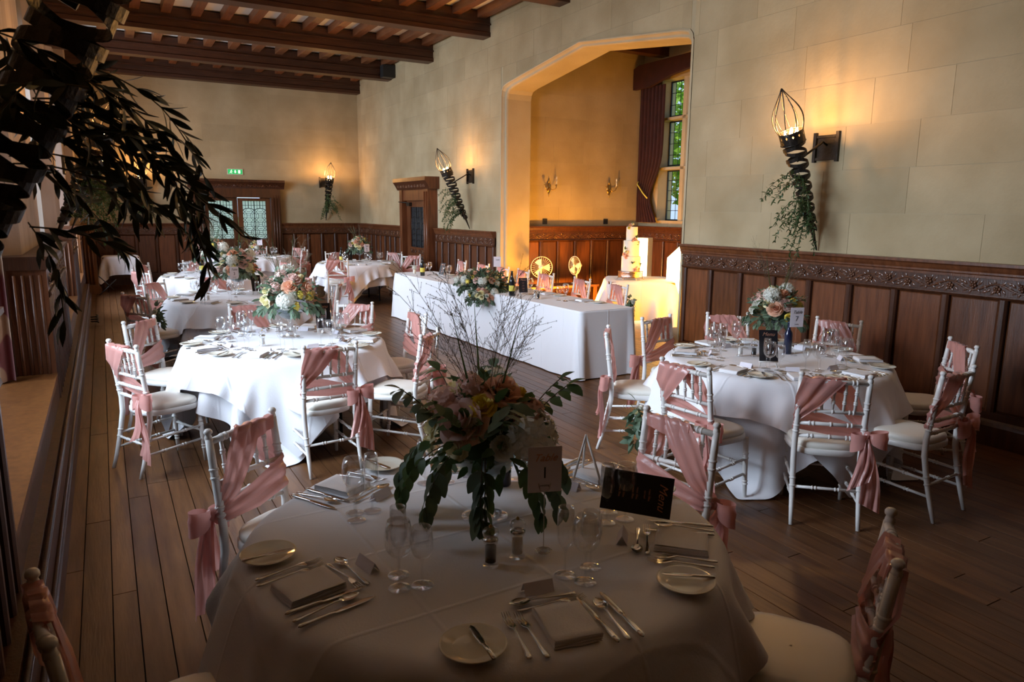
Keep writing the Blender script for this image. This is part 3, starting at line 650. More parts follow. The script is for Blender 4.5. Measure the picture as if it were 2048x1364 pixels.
def make_chair(mx, seed, share=None):
    root = thing('chiavari_chair', 'white chiavari chair', 'chair', (0, 0, -50))
    if share:
        for k in kids(share):
            if k.name.split('.')[0] != 'sash': dup(k, parent=root)
    else:
        sp_ = seatpoly(1); m = MB(); n = 28
        for s_, z in ((.93, .405), (1, .412), (1, .442), (.96, .447)): m.v += [(x*s_, y*s_, z) for x, y in sp_]
        m.f = [(i*n+k, i*n+(k+1) % n, (i+1)*n+(k+1) % n, (i+1)*n+k) for i in range(3) for k in range(n)] + [tuple(range(n))[::-1], tuple(range(3*n, 4*n))]; m.sm = [True]*(3*n)+[False]*2; m.mi = [0]*len(m.f)
        obj('seat_frame', m, WHITE, root)
        m = MB()
        for s_, z in ((.93, .446), (.965, .455), (.965, .470), (.93, .483), (.80, .490), (.4, .494), (.02, .495)): m.v += [(x*s_, y*s_, z) for x, y in sp_]
        m.f = [(i*n+k, i*n+(k+1) % n, (i+1)*n+(k+1) % n, (i+1)*n+k) for i in range(6) for k in range(n)]; m.sm = [True]*len(m.f); m.mi = [0]*len(m.f)
        obj('seat', m, CUSH, root)
        for s_ in (-1, 1):
            pts = [(.185*s_, py(z), z) for z in (0, .1, .2, .3, .4, .5, .6, .7, .8, .885)]
            m = bamboo(MB(), pts, [.0125, .014, .0155, .017, .018, .018, .0175, .017, .0165, .016], (.25, .3, .62, .66, .80, .84))
            m.lathe([(.0, .928), (.012, .927), (.018, .918), (.018, .910), (.012, .903), (.014, .897), (.016, .890), (.015, .88)], 10, (.185*s_, py(.9), 0))
            obj('leg', m, WHITE, root)
            m = bamboo(MB(), [(.175*s_, .172, .415), (.178*s_, .178, .2), (.182*s_, .190, 0)], [.0175, .0165, .0125], (.25, .32, .7, .75)); obj('leg', m, WHITE, root)
        for z, r in ((.872, .0145), (.690, .0115), (.610, .0115), (.530, .0115)):
            m = bamboo(MB(), [(-.18, py(z), z), (0, py(z)-.012, z+.004), (.18, py(z), z)], r, (.18, .24, .5, .76, .82)); obj('top_rail' if z > .8 else 'back_rail', m, WHITE, root)
        sm = bamboo(MB(), [(0, py(.69)-.008, .69), (0, py(.87)-.006, .872)], .0085, (.3, .36, .64, .7), 7).mesh('spindle', WHITE)
        for k in range(5): obj('spindle', sm, None, root, ((-.12+.06*k), 0, 0))
        for s_ in (-1, 1):
            for za, zb_ in ((.27, .25), (.17, .15)):
                m = bamboo(MB(), [(.178*s_, .175, za), (.183*s_, py(zb_), zb_)], .009, (.3, .35, .65, .7), 7); obj('stretcher', m, WHITE, root)
        m = bamboo(MB(), [(-.178, .182, .23), (.178, .182, .23)], .009, (.3, .35, .65, .7), 7); obj('stretcher', m, WHITE, root)
        m = bamboo(MB(), [(-.183, py(.22), .22), (.183, py(.22), .22)], .009, (.3, .35, .65, .7), 7); obj('stretcher', m, WHITE, root)
    make_sash(mx, seed, root); return root
CH = {1: make_chair(1, 11)}; CH[-1] = make_chair(-1, 23, CH[1]); CH[2] = make_chair(1, 41, CH[1]); CH[-2] = make_chair(-1, 57, CH[1])
def chair(mx, my, ang, var, label, group):      # (mx, my): point between the finials; ang: direction the sitter faces
    a = R(ang); return dup(CH[var], label, (mx+.25*math.cos(a), my+.25*math.sin(a), 0), a-PI/2, group)
# ------------------------------------------------------------------ tableware
def lathe_mesh(name, prof, m, n=20): return MB().lathe(prof, n).mesh(name, m)
def glass_proto(name, H, rb, rm, zbase, rt, label):
    t = thing(name, label, 'glass', (0, 0, -50)); hb = H-zbase
    obj('foot', lathe_mesh('foot', [(.0005, .004), (.012, .005), (.030, .002), (.034, 0), (.0005, 0)], GLASS), None, t)
    obj('stem', lathe_mesh('stem', [(.009, .004), (.0045, .012), (.0035, .04), (.0035, zbase-.015), (.008, zbase)], GLASS, 8), None, t)
    out = [(.006, zbase-.002)] + [(rb*math.sin(u)**.9, zbase+hb*.42*(1-math.cos(u))) for u in (.3, .6, .9, 1.2, 1.57)] + [(rb*.99, zbase+hb*.6), (rm, zbase+hb*.8), (rt, H)]
    obj('bowl', lathe_mesh('bowl', out+[(rt-.0015, H), (rm-.0015, zbase+hb*.8), (rb*.99-.0015, zbase+hb*.6)], GLASS), None, t); return t
G_BIG = glass_proto('wine_glass', .205, .041, .038, .095, .032, 'large wine glass'); G_SML = glass_proto('wine_glass', .18, .034, .031, .082, .027, 'small wine glass'); G_FLU = glass_proto('champagne_flute', .215, .026, .025, .085, .023, 'champagne flute')
PLATE = lathe_mesh('side_plate', [(.0, .004), (.050, .004), (.056, .006), (.080, .015), (.085, .017), (.084, .019), (.078, .017), (.055, .0085), (.050, .0075), (.0, .0075)], CHINA, 32)
def loft(secs, n=8):   # (y, halfwidth, z, thick)
    return [[(w_*math.cos(2*PI*k/n), y, z+t_*math.sin(2*PI*k/n)) for k in range(n)] for y, w_, z, t_ in secs]
HND = [(-.105, .001, .004, .001), (-.103, .007, .004, .0025), (-.09, .0085, .004, .003), (-.06, .006, .005, .0028), (-.02, .0035, .007, .0025)]
kn = MB().grid(loft([(-.115, .002, .004, .002), (-.11, .008, .005, .004), (-.09, .0095, .0055, .0045), (-.03, .007, .0055, .004), (-.012, .006, .005, .0035), (-.008, .009, .005, .0012), (.02, .0105, .005, .001), (.08, .0105, .005, .0008), (.105, .007, .005, .0006), (.115, .001, .005, .0003)]), True, True).mesh('knife', STEEL)
fk = MB().grid(loft(HND+[(.02, .0035, .010, .002), (.03, .011, .009, .0015), (.045, .0125, .006, .0012), (.052, .0125, .005, .001)]), True, True)
for q in (-.0105, -.0035, .0035, .0105): fk.tube([(q, .048, .005), (q, .075, .004), (q*.92, .100, .011)], [.0017, .0016, .0007], 5)
fk = fk.mesh('fork', STEEL)
spn = MB().grid(loft(HND+[(.02, .0035, .011, .002), (.035, .004, .010, .0015)]), True, True)
spn.grid([[((.019*math.sin(PI*(.08+.92*i/7))**.7)*math.sin(-PI/2+PI*j/6), .035+.062*i/7, .0105-.008*math.sin(PI*i/7)*math.cos(-PI/2+PI*j/6)) for j in range(7)] for i in range(8)]); spn = spn.mesh('spoon', STEEL)
BK = MB().grid(loft([(-.085, .002, .004, .002), (-.082, .007, .005, .004), (-.02, .006, .0055, .0035), (-.014, .009, .005, .001), (.03, .0105, .005, .0008), (.06, .008, .005, .0006), (.07, .001, .005, .0003)]), True, True).mesh('butter_knife', STEEL)
def napkin_mesh():
    m = MB()
    for k in range(4):
        z0, z1 = k*.0055, k*.0055+.0045; e = .0015*k
        Pr = []
        for i in range(9):
            x = -.065+.13*i/8+e; Pr.append([(x, -.085+e+.003*math.sin(i+k), z0), (x, -.0865+e, (z0+z1)/2), (x, -.085+e, z1)]+[(x, -.085+.17*j/6, z1+.0012*math.sin(i*1.1+j*.9+k)) for j in range(1, 6)]+[(x, .084-e, z1), (x, .0855-e, (z0+z1)/2), (x, .084-e, z0)])
        m.grid(Pr)
    m.box((-.063, -.083, 0), (.063, .083, .018)); return m.mesh('folded_napkin', NAPK)
NAPM = napkin_mesh()
NCARD = MB().add([(-.045, -.018, 0), (.045, -.018, 0), (.045, 0, .032), (-.045, 0, .032), (.045, .018, 0), (-.045, .018, 0)], [(0, 1, 2, 3), (3, 2, 4, 5)], False).mesh('name_card', CARD)
OCT = ['far right', 'far', 'far left', 'left', 'near left', 'near', 'near right', 'right']
def octname(a):     # clock side as the camera sees it
    d = (a-math.degrees(math.atan2(Fv.y, Fv.x))) % 360   # 0 = away from the camera
    return ['far', 'far left', 'left', 'near left', 'near', 'near right', 'right', 'far right'][int((d+22.5)//45) % 8]
def put(me, name, label, cat, x, y, z, rz, group, cname=None):
    o = obj(name, me, None, None, (x, y, z), (0, 0, rz)); return tag(o, label, cat, group)
def setting(cx, cy_, a, T, side, R_=.80, level=2, seed=0):
    rs = random.Random(seed*97+int(a)); ar = R(a); rad = Vector((math.cos(ar), math.sin(ar), 0)); tan = Vector((-math.sin(ar), math.cos(ar), 0)); rz = ar+PI/2   # item +Y points to table centre
    def P(u, d): return Vector((cx, cy_, 0))+rad*(R_-d)+tan*u
    def place(me, name, words, cat, u, d, rot=0, z=ZT, grp=None):
        p = P(u, d); return put(me, name, '%s at the %s place of %s' % (words, side, T), cat, p.x, p.y, z, rz+rot+rs.uniform(-.05, .05), grp or (words.split(' ', 1)[1]+'s on '+T))
    place(PLATE, 'side_plate', 'cream china side plate', 'plate', -.255, .135)
    if level > 1: p = P(-.235, .135); put(BK, 'butter_knife', 'butter knife on the side plate, %s place of %s' % (side, T), 'knife', p.x, p.y, ZT+.0155, rz+rs.uniform(-.25, .1), 'butter knives on '+T)
    place(NAPM, 'folded_napkin', 'white folded linen napkin', 'napkin', 0, .145)
    place(fk, 'fork', 'outer steel fork', 'fork', -.135, .15); place(kn, 'knife', 'inner steel knife', 'knife', .092, .15)
    if level > 1:
        place(fk, 'fork', 'inner steel fork', 'fork', -.098, .14); place(kn, 'knife', 'outer steel knife', 'knife', .165, .15); place(spn, 'spoon', 'steel soup spoon', 'spoon', .129, .14)
        place(spn, 'spoon', 'steel dessert spoon', 'spoon', -.01, .285, PI/2); place(fk, 'fork', 'steel dessert fork', 'fork', .01, .255, -PI/2)
        place(NCARD, 'name_card', 'small folded name card', 'card', .0, .335)
    for g, u, d, w_ in ((G_BIG, .16, .34, 'large wine glass'), (G_SML, .20, .40, 'small wine glass'), (G_FLU, .11, .395, 'tall champagne flute')):
        p = P(u+rs.uniform(-.012, .012), d+rs.uniform(-.012, .012)); dup(g, '%s at the %s place of %s' % (w_, side, T), (p.x, p.y, ZT), rs.uniform(0, 6), '%s on %s' % (w_.split(' ', 1)[1]+('es' if 'glass' in w_ else 's'), T))
def table(cx, cy_, T, cl, rotz):
    t = thing('round_table', 'round folding banquet table under the white cloth of '+T, 'table', (cx, cy_, 0), 0, 'round tables')
    obj('tabletop', MB().lathe([(0, .71), (.755, .71), (.765, .72), (.765, .735), (.76, .74), (0, .74)], 40), OAKO, t)
    for k in range(4): a = PI/4+k*PI/2; obj('leg', MB().tube([(.48*math.cos(a), .48*math.sin(a), 0), (.48*math.cos(a), .48*math.sin(a), .715)], .014, 8), BLACKP, t)
    cloth_obj('tablecloth', cl, None, 'white cloth draped to the floor over '+T, (cx, cy_, 0), rotz, 'white cloths on the round tables')
# ------------------------------------------------------------------ flowers
def rose_mesh(r, m, seed, name='rose'):
    rs = random.Random(seed); mb = MB(); mb.smooth = True
    for ring, (rr, n, tilt, hh) in enumerate(((.18, 3, .05, .75), (.34, 4, .15, .72), (.55, 5, .38, .66), (.78, 6, .75, .52), (.98, 6, 1.15, .38))):
        for k in range(n):
            a0 = 2*PI*(k+.5*(ring % 2))/n+rs.uniform(-.2, .2); wd = PI/n*1.45; Pg = []
            for i in range(5):
                t = i/4; row = []
                for j in range(5):
                    v = j/4*2-1; a = a0+v*wd*(1-.25*t*t); rad = r*(rr*(.35+.65*math.sin(t*1.5))+.10*tilt*t*t); z = r*(-.35+hh*t*1.25-.22*v*v*t-tilt*.28*t**3)
                    row.append((rad*math.cos(a), rad*math.sin(a), z))
                Pg.append(row)
            mb.grid(Pg)
    mb.ell((0, 0, -.2*r), (.35*r, .35*r, .3*r), 6, 4); return mb.mesh(name, m)
def cluster_mesh(r, m, seed, name, n=60):
    rs = random.Random(seed); mb = MB(); mb.ell((0, 0, 0), (r*.7, r*.7, r*.6), 8, 6)
    for _ in range(n):
        d = Vector((rs.gauss(0, 1), rs.gauss(0, 1), rs.gauss(.3, 1))).normalized(); a = d.cross(Vector((0, .3, 1))).normalized(); b = d.cross(a); s = r*.26; c = d*r*.86
        for k in range(4):
            th = k*PI/2+rs.random(); u = a*math.cos(th)+b*math.sin(th); v = a*math.cos(th+.8)+b*math.sin(th+.8); mb.add([c, c+u*s, c+(u+v)*s*.8+d*s*.2, c+v*s], [(0, 1, 2, 3)], True)
    return mb.mesh(name, m)
ROSES = [rose_mesh(.045, PEACH, 1), rose_mesh(.048, BLUSH, 2), rose_mesh(.030, CREAM, 3, 'small_rose'), rose_mesh(.026, YELLOW, 4, 'small_rose'), rose_mesh(.030, IVORY, 5, 'small_rose'), rose_mesh(.040, CREAM, 6)]
HYD = cluster_mesh(.060, IVORY, 1, 'hydrangea'); WAX = cluster_mesh(.030, YELLOW, 2, 'yellow_blossom', 26); MUM = cluster_mesh(.036, BLUSH, 3, 'blush_blossom', 40)
def leaf_verts(L, w_, curl=.2, fold=.15, ns=5):
    P = []
    for i in range(ns+1):
        t = i/ns; ww = w_*math.sin(PI*min(1, t*.93+.05))**.8; z = -curl*L*t*t; P.append([(-ww, L*t, z+fold*ww), (0, L*t, z), (ww, L*t, z+fold*ww)])
    return P
def leafmesh(name, L, w_, m, curl=.2): return MB().grid(leaf_verts(L, w_, curl)).mesh(name, m)
LF = [leafmesh('leaf', .062, .019, GREEN, .3), leafmesh('leaf', .07, .022, EUCA, .35), leafmesh('leaf', .05, .017, EUCA, .1)]
def aim(o_dir, roll): q = Vector(o_dir).to_track_quat('Y', 'Z').to_matrix().to_4x4(); return q @ Matrix.Rotation(roll, 4, 'Y')
def add_leaf(mb, p, d, L, w_, roll, curl=.3): M_ = Matrix.Translation(p) @ aim(d, roll); mb.grid([[tuple(M_ @ Vector(q)) for q in row] for row in leaf_verts(L, w_, curl, .15, 3)])
def arrangement(loc, label, seed, s=1, rz=0, big=False, tall=True, flat=1, grassn=10, zf=1.0, n_leaf=260, fs=1.25, trail=1):
    rs = random.Random(seed); t = thing('flower_arrangement', label, 'flowers', loc, rz, 'table flower arrangements')
    fol = MB(); st = MB()
    def D(lo, hi): a = rs.uniform(0, 2*PI); e = rs.uniform(lo, hi); return Vector((math.cos(a)*math.cos(e), math.sin(a)*math.cos(e), math.sin(e)))
    fol.ell((0, 0, .02*s), (.10*s*flat, .10*s*flat, .08*s), 10, 8)
    for _ in range(n_leaf):
        d = D(-.3, 1.5); r = s*rs.uniform(.09, .19); p = Vector((d.x*r*flat, d.y*r*flat, d.z*r*.95*zf)); dd = (d+D(-1, 1)*.6).normalized(); add_leaf(fol, p, dd, s*rs.uniform(.04, .075), s*rs.uniform(.010, .018), rs.uniform(-1, 1))
    # sprays that stand out and trail
    leaves = []
    nsp = 20
    for k in range(nsp):
        a = 2*PI*k/nsp+rs.uniform(-.2, .2); dr = rs.uniform(.2, .5) if k % 3 else 1.1; p = Vector((math.cos(a)*.10*s*flat, math.sin(a)*.10*s*flat, .02*s)); v = Vector((math.cos(a)*math.cos(dr), math.sin(a)*math.cos(dr), math.sin(dr)))
        pts = [p.copy()]; L = (7 if big else 4) if trail else 3
        for i in range(L):
            v = (v+Vector((0, 0, -.30 if k % 3 else -.10))).normalized(); p = p+v*.034*s; pts.append(p.copy())
            if i > 1:
                for sg in (-1, 1): sd = v.cross(Vector((0, 0, 1))).normalized()*sg; leaves.append((p.copy(), (v*.7+sd*.8+Vector((0, 0, -.5))).normalized(), rs.uniform(-.6, .6), k % 2))
        leaves.append((p.copy(), v.copy(), 0, k % 2)); st.tube(pts, .0018*s, 4, False)
    if big:
        for p, d, ro, kk in leaves:
            o = obj('leaf', LF[kk], None, t); o.matrix_local = Matrix.Translation(p) @ aim(d, ro) @ Matrix.Scale(rs.uniform(.8, 1.15), 4)
    else:
        for p, d, ro, kk in leaves: add_leaf(fol, p, d, .05*s, .014*s, ro)
    obj('foliage', fol, EUCA if not big else GREEN, t, kind='stuff'); obj('stems', st, STEM, t, kind='stuff')
    used = []
    kinds = [ROSES[0], ROSES[1], ROSES[5], HYD, ROSES[0], ROSES[1], ROSES[0], ROSES[2], ROSES[4], ROSES[3], MUM, ROSES[0], ROSES[1], WAX, ROSES[2], MUM, ROSES[5], ROSES[4], ROSES[2], ROSES[1], WAX, ROSES[0], MUM, ROSES[2], HYD, ROSES[4], WAX, ROSES[3], ROSES[2], MUM, ROSES[4], WAX]
    for me in kinds:
        for _ in range(30):
            d = D(-.05, 1.35); p = Vector((d.x*.165*s*flat, d.y*.165*s*flat, d.z*.165*s*zf+.015))
            if all((p-q).length > (.066 if len(used) < 12 else .046)*s for q in used): break
        used.append(p); o = obj(me.name.split('.')[0], me, None, t); o.matrix_local = Matrix.Translation(p*1.05) @ d.to_track_quat('Z', 'Y').to_matrix().to_4x4() @ Matrix.Scale(s*fs*rs.uniform(.85, 1.2), 4)
    if tall:
        for k in range(3): 
            a = rs.uniform(0, 6.28); o = MB(); x, y = math.cos(a)*.04*s, math.sin(a)*.04*s; Pg = [[(x*(1+u*3)-.006*s*(1-u), y*(1+u*3), .1*s+.36*s*u), (x*(1+u*3), y*(1+u*3)-.003, .1*s+.36*s*u), (x*(1+u*3)+.006*s*(1-u), y*(1+u*3), .1*s+.36*s*u)] for u in (0, .3, .6, .85, 1)]
            obj('grass_blade', o.grid(Pg), GREEN, t)
        g = MB()
        for k in range(grassn):
            a = rs.uniform(0, 2*PI); ln = rs.uniform(.25, .50)*s; v = Vector((math.cos(a)*rs.uniform(.05, .40), math.sin(a)*rs.uniform(.05, .40), 1)).normalized(); p = Vector((v.x*.06, v.y*.06, .08))*s; pts = [p.copy()]
            for i in range(8):
                v = (v+Vector((math.cos(a)*.05, math.sin(a)*.05, -.02))).normalized(); p = p+v*ln/8; pts.append(p.copy())
                if i > 3:
                    for q in range(4):
                        b = (v+D(-1, 1)*.7).normalized(); e = p+b*rs.uniform(.03, .07)*s; g.tube([p, e], .0004*s+.0001, 3, False)
                        for f_ in (.6, 1): c = p.lerp(e, f_); g.ell(c, (.0010*s, .0010*s, .0026*s), 4, 3)
            g.tube(pts, .0008*s, 3, False)
        obj('grass_spray', g, GRASS, t, kind='stuff')
    return t
def footed_vase(loc, label, s=1, grp='footed glass bowl vases'):
    t = thing('footed_vase', label, 'vase', loc, 0, grp)
    obj('foot', MB().lathe([(.0, .004), (.05*s, .006), (.078*s, .002), (.08*s, 0), (0, 0)], 28), GLASS, t)
    obj('stem', MB().lathe([(.035*s, .006), (.017*s, .03*s), (.011*s, .08*s), (.013*s, .12*s), (.022*s, .135*s)], 16), GLASS, t)
    obj('bowl', MB().lathe([(.01*s, .133*s), (.055*s, .145*s), (.095*s, .18*s), (.113*s, .23*s), (.113*s, .235*s), (.105*s, .232*s), (.088*s, .185*s), (.05*s, .155*s), (.0, .15*s)], 28), VASE, t); return t
def number_stand(x, y, num, T, h=.22, tilt=0):
    a = math.atan2(-x, y); a = -math.atan2(x, y)
    t = thing('table_number_card', ('white number %s card on a thin wire stand on ' % num if num else 'printed white card on a thin wire stand on ')+T, 'sign', (x, y, ZT), a+tilt, 'table number cards')
    obj('wire_stand', MB().tube([(.028*math.cos(k*.7)*(1-k/40), .028*math.sin(k*.7)*(1-k/40), .002) for k in range(26)]+[(0, 0, .004), (0, 0, h)], .0014, 5).tube([(-.02, -.002, h+.03), (-.014, -.002, h+.005), (0, 0, h), (.014, -.002, h+.005), (.02, -.002, h+.03)], .0014, 5), GLASS if num in '27' else STEEL, t)
    c = obj('card', MB().box((-.054, -.001, h), (.054, .001, h+.148)), CARD, t)
    rot = (PI/2, 0, 0)
    if num: text('Table', .034, COPPER if num == '1' else INK, c, (0, -.0015, h+.112), rot, 'script_lettering', .45); text(num, .052, INK, c, (0, -.0015, h+.062), rot, 'numeral'); text('wedding', .009, INK, c, (0, -.0015, h+.022), rot, 'small_lettering')
    else: text('Table', .026, INK, c, (0, -.0015, h+.1), rot, 'script_lettering', .45)
def menu_easel(x, y, rz, T, s=1, lean=.25, side=False):
    t = thing('menu_card', ('black menu card propped sideways on ' if side else 'black menu card on a small white easel on ')+T, 'menu', (x, y, ZT), rz, 'black menus on easels')
    e = MB()
    for sx in (-1, 1): e.tube([(.055*sx*s, -.035*s, .0), (.012*sx*s, .035*s, .21*s)], .0042*s, 6)
    if side: e = MB().box((-.035, -.05, 0), (-.02, .02, .045)).box((.035, -.05, 0), (.02, .02, .045))
    else: e.tube([(0, .13*s, 0), (0, .035*s, .205*s)], .0042*s, 6).tube([(-.06*s, -.032*s, .038*s), (.06*s, -.032*s, .038*s)], .0042*s, 6); obj('holder' if side else 'easel', e, OAKO if side else WHITE, t)
    c = thing('x', '', None); bpy.data.objects.remove(c)
    cd = obj('card', MB().box((-.058*s, -.0015, 0), (.058*s, .0015, .20*s)), CARDK, t, (0, -.036*s, .043*s), (-lean-.08, 0, 0))
    if side: cd.rotation_euler = (-lean-.08, R(96), 0); cd.rotation_mode = 'YXZ'; cd.rotation_euler = (-lean-.08, R(97), 0); cd.location = (-.10*s, -.036*s, .105*s)
    text('Menu', .034*s, COPPER, cd, (0, -.002, .172*s), (PI/2, 0, 0), 'script_lettering', .4)
    for k, (wd, zz) in enumerate(((.05, .135), (.03, .122), (.06, .100), (.045, .088), (.055, .062), (.05, .050), (.03, .026))):
        text('roast fillet' if wd > .04 else 'served', .0085*s, COPPER, cd, (0, -.002, zz*s), (PI/2, 0, 0), 'small_lettering')
    return t
def mill(x, y, dark, T):
    t = thing('pepper_mill' if dark else 'salt_mill', ('clear mill of black peppercorns on ' if dark else 'clear mill of white salt on ')+T, 'mill', (x, y, ZT), 0)
    obj('body', MB().lathe([(0, 0), (.026, 0), (.027, .006), (.020, .012), (.019, .07), (.022, .074), (.022, .08)], 18), GLASS, t); obj('filling', MB().lathe([(0, .013), (.0165, .013), (.0165, .064), (0, .066)], 14), PEPPER if dark else SALT, t)
    obj('collar', MB().lathe([(.021, .079), (.024, .082), (.024, .088), (.014, .092)], 18), STEEL, t); obj('head', MB().lathe([(.012, .09), (.024, .098), (.026, .108), (.022, .118), (.008, .124), (0, .124)], 18), GLASS, t)
    obj('knob', MB().lathe([(0, .122), (.005, .123), (.006, .129), (.0, .134)], 10), BRASS, t)
BOT = [(0, 0), (.036, 0), (.038, .006), (.038, .185), (.034, .205), (.018, .235), (.0145, .25), (.0145, .295), (.017, .298), (.017, .312), (0, .313)]
BOTM = lathe_mesh('bottle', BOT, BOTTLE, 20); BOTB = lathe_mesh('bottle', BOT, BLUEB, 20); LABM = lathe_mesh('label', [(.0385, .06), (.0388, .061), (.0388, .13), (.0385, .131)], LABELY, 20)
def bottle(x, y, label, lab=True, blue=False, s=1):
    t = thing('wine_bottle', label, 'bottle', (x, y, ZT)); o = obj('body', BOTB if blue else BOTM, None, t); o.scale = (s, s, s)
    if lab: o = obj('label', LABM, None, t); o.scale = (s, s, s)
# ------------------------------------------------------------------ round tables
U_ = drape(1.12, seed=1, steps=130); C1 = MB().grid(U_.tolist()).mesh('tablecloth', LINEN); C2 = C1
ur = np.full((72, 25), .80); rr_ = np.hypot(U_[..., 0], U_[..., 1]); ti_ = ((np.arctan2(U_[..., 1], U_[..., 0])/(2*PI)) % 1*72).astype(int) % 72; zi_ = np.clip((U_[..., 2]/.752*24).astype(int), 0, 24)
np.maximum.at(ur, (ti_, zi_), rr_)
for _ in range(2): ur = np.maximum(ur, np.maximum(np.roll(ur, 1, 0), np.roll(ur, -1, 0))*.995)
for j in range(23, -1, -1): ur[:, j] = np.minimum(np.maximum(ur[:, j], ur[:, j+1]), 1.02)
ur = (np.roll(ur, 1, 0)+ur*2+np.roll(ur, -1, 0))/4+.012
O1 = MB().grid(drape(1.02, N=46, seed=5, steps=130, rot=R(40), zt=.757, under=ur).tolist()).mesh('overcloth', LINEN); O2 = MB().grid(drape(1.00, N=46, seed=9, steps=130, rot=R(8), zt=.757, under=ur).tolist()).mesh('overcloth', LINEN)
TB = {1: (1.07, 2.06, 'the foreground table', C1, R(2)), 2: (1.24, 5.98, 'table two', C1, R(-62)), 3: (1.36, 9.25, 'table three', C2, R(20)),
      4: (1.5, 12.45, 'table four', C1, R(70)), 5: (2.9, 16.75, 'the table before the double doors', C2, R(50)), 6: (4.42, 14.2, 'the far corner table', C1, R(10)), 7: (4.3, 3.6, 'table seven by the right wall', C2, R(-12))}
for k, (x, y, T, cl, rz) in TB.items():
    table(x, y, T, cl, rz)
    o = cloth_obj('overlay_cloth', O1 if k % 2 else O2, None, 'square white overlay cloth with hanging corners on '+T, (x, y, .0), rz, 'overlay cloths on the round tables')
SETS = {1: (-99, -42, 18, 69, 121, 192), 2: range(14, 374, 45), 3: range(10, 370, 45), 4: range(30, 390, 45), 5: range(0, 360, 60), 6: range(20, 380, 60), 7: (137, 94, 196, 234, 274, 324, 18, 59)}
SIDE = {}
for k, angs in SETS.items():
    x, y, T = TB[k][:3]; used = {}
    for a in angs:
        s = octname(a)
        while s in used: s = {'far': 'farthest', 'near': 'nearest', 'left': 'leftmost', 'right': 'rightmost'}.get(s, 'other '+s)
        used[s] = 1
        setting(x, y, a, T, s, level=2 if k in (1, 2, 7) else 1, seed=k)
# chairs: (finial midpoint, facing, sash variant)
def face(k, mx, my, off=0): return math.degrees(math.atan2(TB[k][1]-my, TB[k][0]-mx))+off
CHS = [(2, .05, 5.47, 1, 2, 'left'), (2, .20, 6.62, 1, -8, 'far left'), (2, 1.29, 4.80, 1, 3, 'near'), (2, 2.10, 4.98, 1, 6, 'near right'), (2, 2.42, 6.02, -1, 0, 'right'), (2, 2.13, 6.95, 1, 0, 'far right'), (2, 1.18, 7.28, -2, 0, 'far'),
       (3, .24, 8.62, 1, 8, 'near left'), (3, .50, 10.0, -1, 0, 'far left'), (3, 2.33, 9.95, 2, 0, 'far right'), (3, 1.30, 10.5, -1, 0, 'far'), (3, 2.5, 8.8, -1, 0, 'near right'),
       (4, .43, 11.75, 1, 0, 'near left'), (4, .50, 13.15, -1, 0, 'far left'), (4, 2.55, 11.75, 2, 0, 'near right'), (4, 1.35, 13.7, 1, 0, 'far'), (4, 2.72, 12.8, -1, 0, 'right'),
       (5, 1.78, 16.9, 1, 0, 'left'), (5, 4.05, 17.55, -1, 0, 'right'), (5, 3.85, 16.15, 1, 0, 'near right'), (5, 2.5, 15.6, 2, 0, 'near'), (5, 2.45, 17.95, 1, 0, 'far left'), (5, 3.2, 18.0, 2, 0, 'far'),
       (6, 3.72, 13.15, 1, 10, 'near left'), (6, 4.30, 15.45, 1, 0, 'far left'), (6, 5.50, 14.95, -1, 0, 'far right'),
       (7, 3.38, 4.46, 1, 4, 'left'), (7, 4.21, 4.85, 2, 4, 'far left'), (7, 3.04, 3.22, 1, -10, 'near left'), (7, 3.60, 2.58, 1, -8, 'near'), (7, 4.39, 2.33, 1, 0, 'near right'), (7, 5.38, 2.85, -1, 0, 'right'), (7, 5.55, 4.0, -1, 0, 'far right'), (7, 4.95, 4.72, -2, 0, 'far'),
       (1, .46, 3.21, 1, 8, 'far left'), (1, 2.22, 2.36, -1, 0, 'right'), (1, 1.92, 1.14, 1, -7, 'near right'), (1, -.20, 1.87, 2, 0, 'left')]
for k, mx, my, v, off, side in CHS:
    T = TB[k][2]; chair(mx, my, face(k, mx, my, off), v, 'white chair with pink satin sash, %s side of %s' % (side, T), 'chairs around '+T)
# ------------------------------------------------------------------ head table
HA = math.atan2(.12, 5.36)
ht = thing('head_table', 'long head table of three trestle tops under the floor length cloth', 'table', (4.72, 9.0, 0), HA)
obj('tabletop', MB().box((-.36, -2.66, .72), (.36, 2.66, .75)), OAKO, ht)
for yy in (-2.4, -.9, .9, 2.4):
    for xx in (-.3, .3): obj('leg', MB().tube([(xx, yy, 0), (xx, yy, .72)], .015, 8), BLACKP, ht)
m = MB(); rs = random.Random(8); path = []
a, b, rc = .385, 2.70, .05
def lin(p, q, n): return [(p[0]+(q[0]-p[0])*i/n, p[1]+(q[1]-p[1])*i/n) for i in range(n)]
path = lin((-a, b-rc), (-a, -b+rc), 90)+[(-a+rc*(1-math.cos(t)), -b+rc*(1-math.sin(t))) for t in (0, .5, 1.05)]+lin((-a+rc, -b), (a-rc, -b), 18)+[(a-rc*(1-math.cos(t)), -b+rc*(1-math.sin(t))) for t in (1.57, 1.05, .5)]+lin((a, -b+rc), (a, b-rc), 60)+lin((a-rc, b), (-a+rc, b), 14)
rows = []
n = len(path); zs = [.762, .757, .74, .6, .45, .3, .15, .012]
creases = [rs.uniform(-b, b) for _ in range(9)]
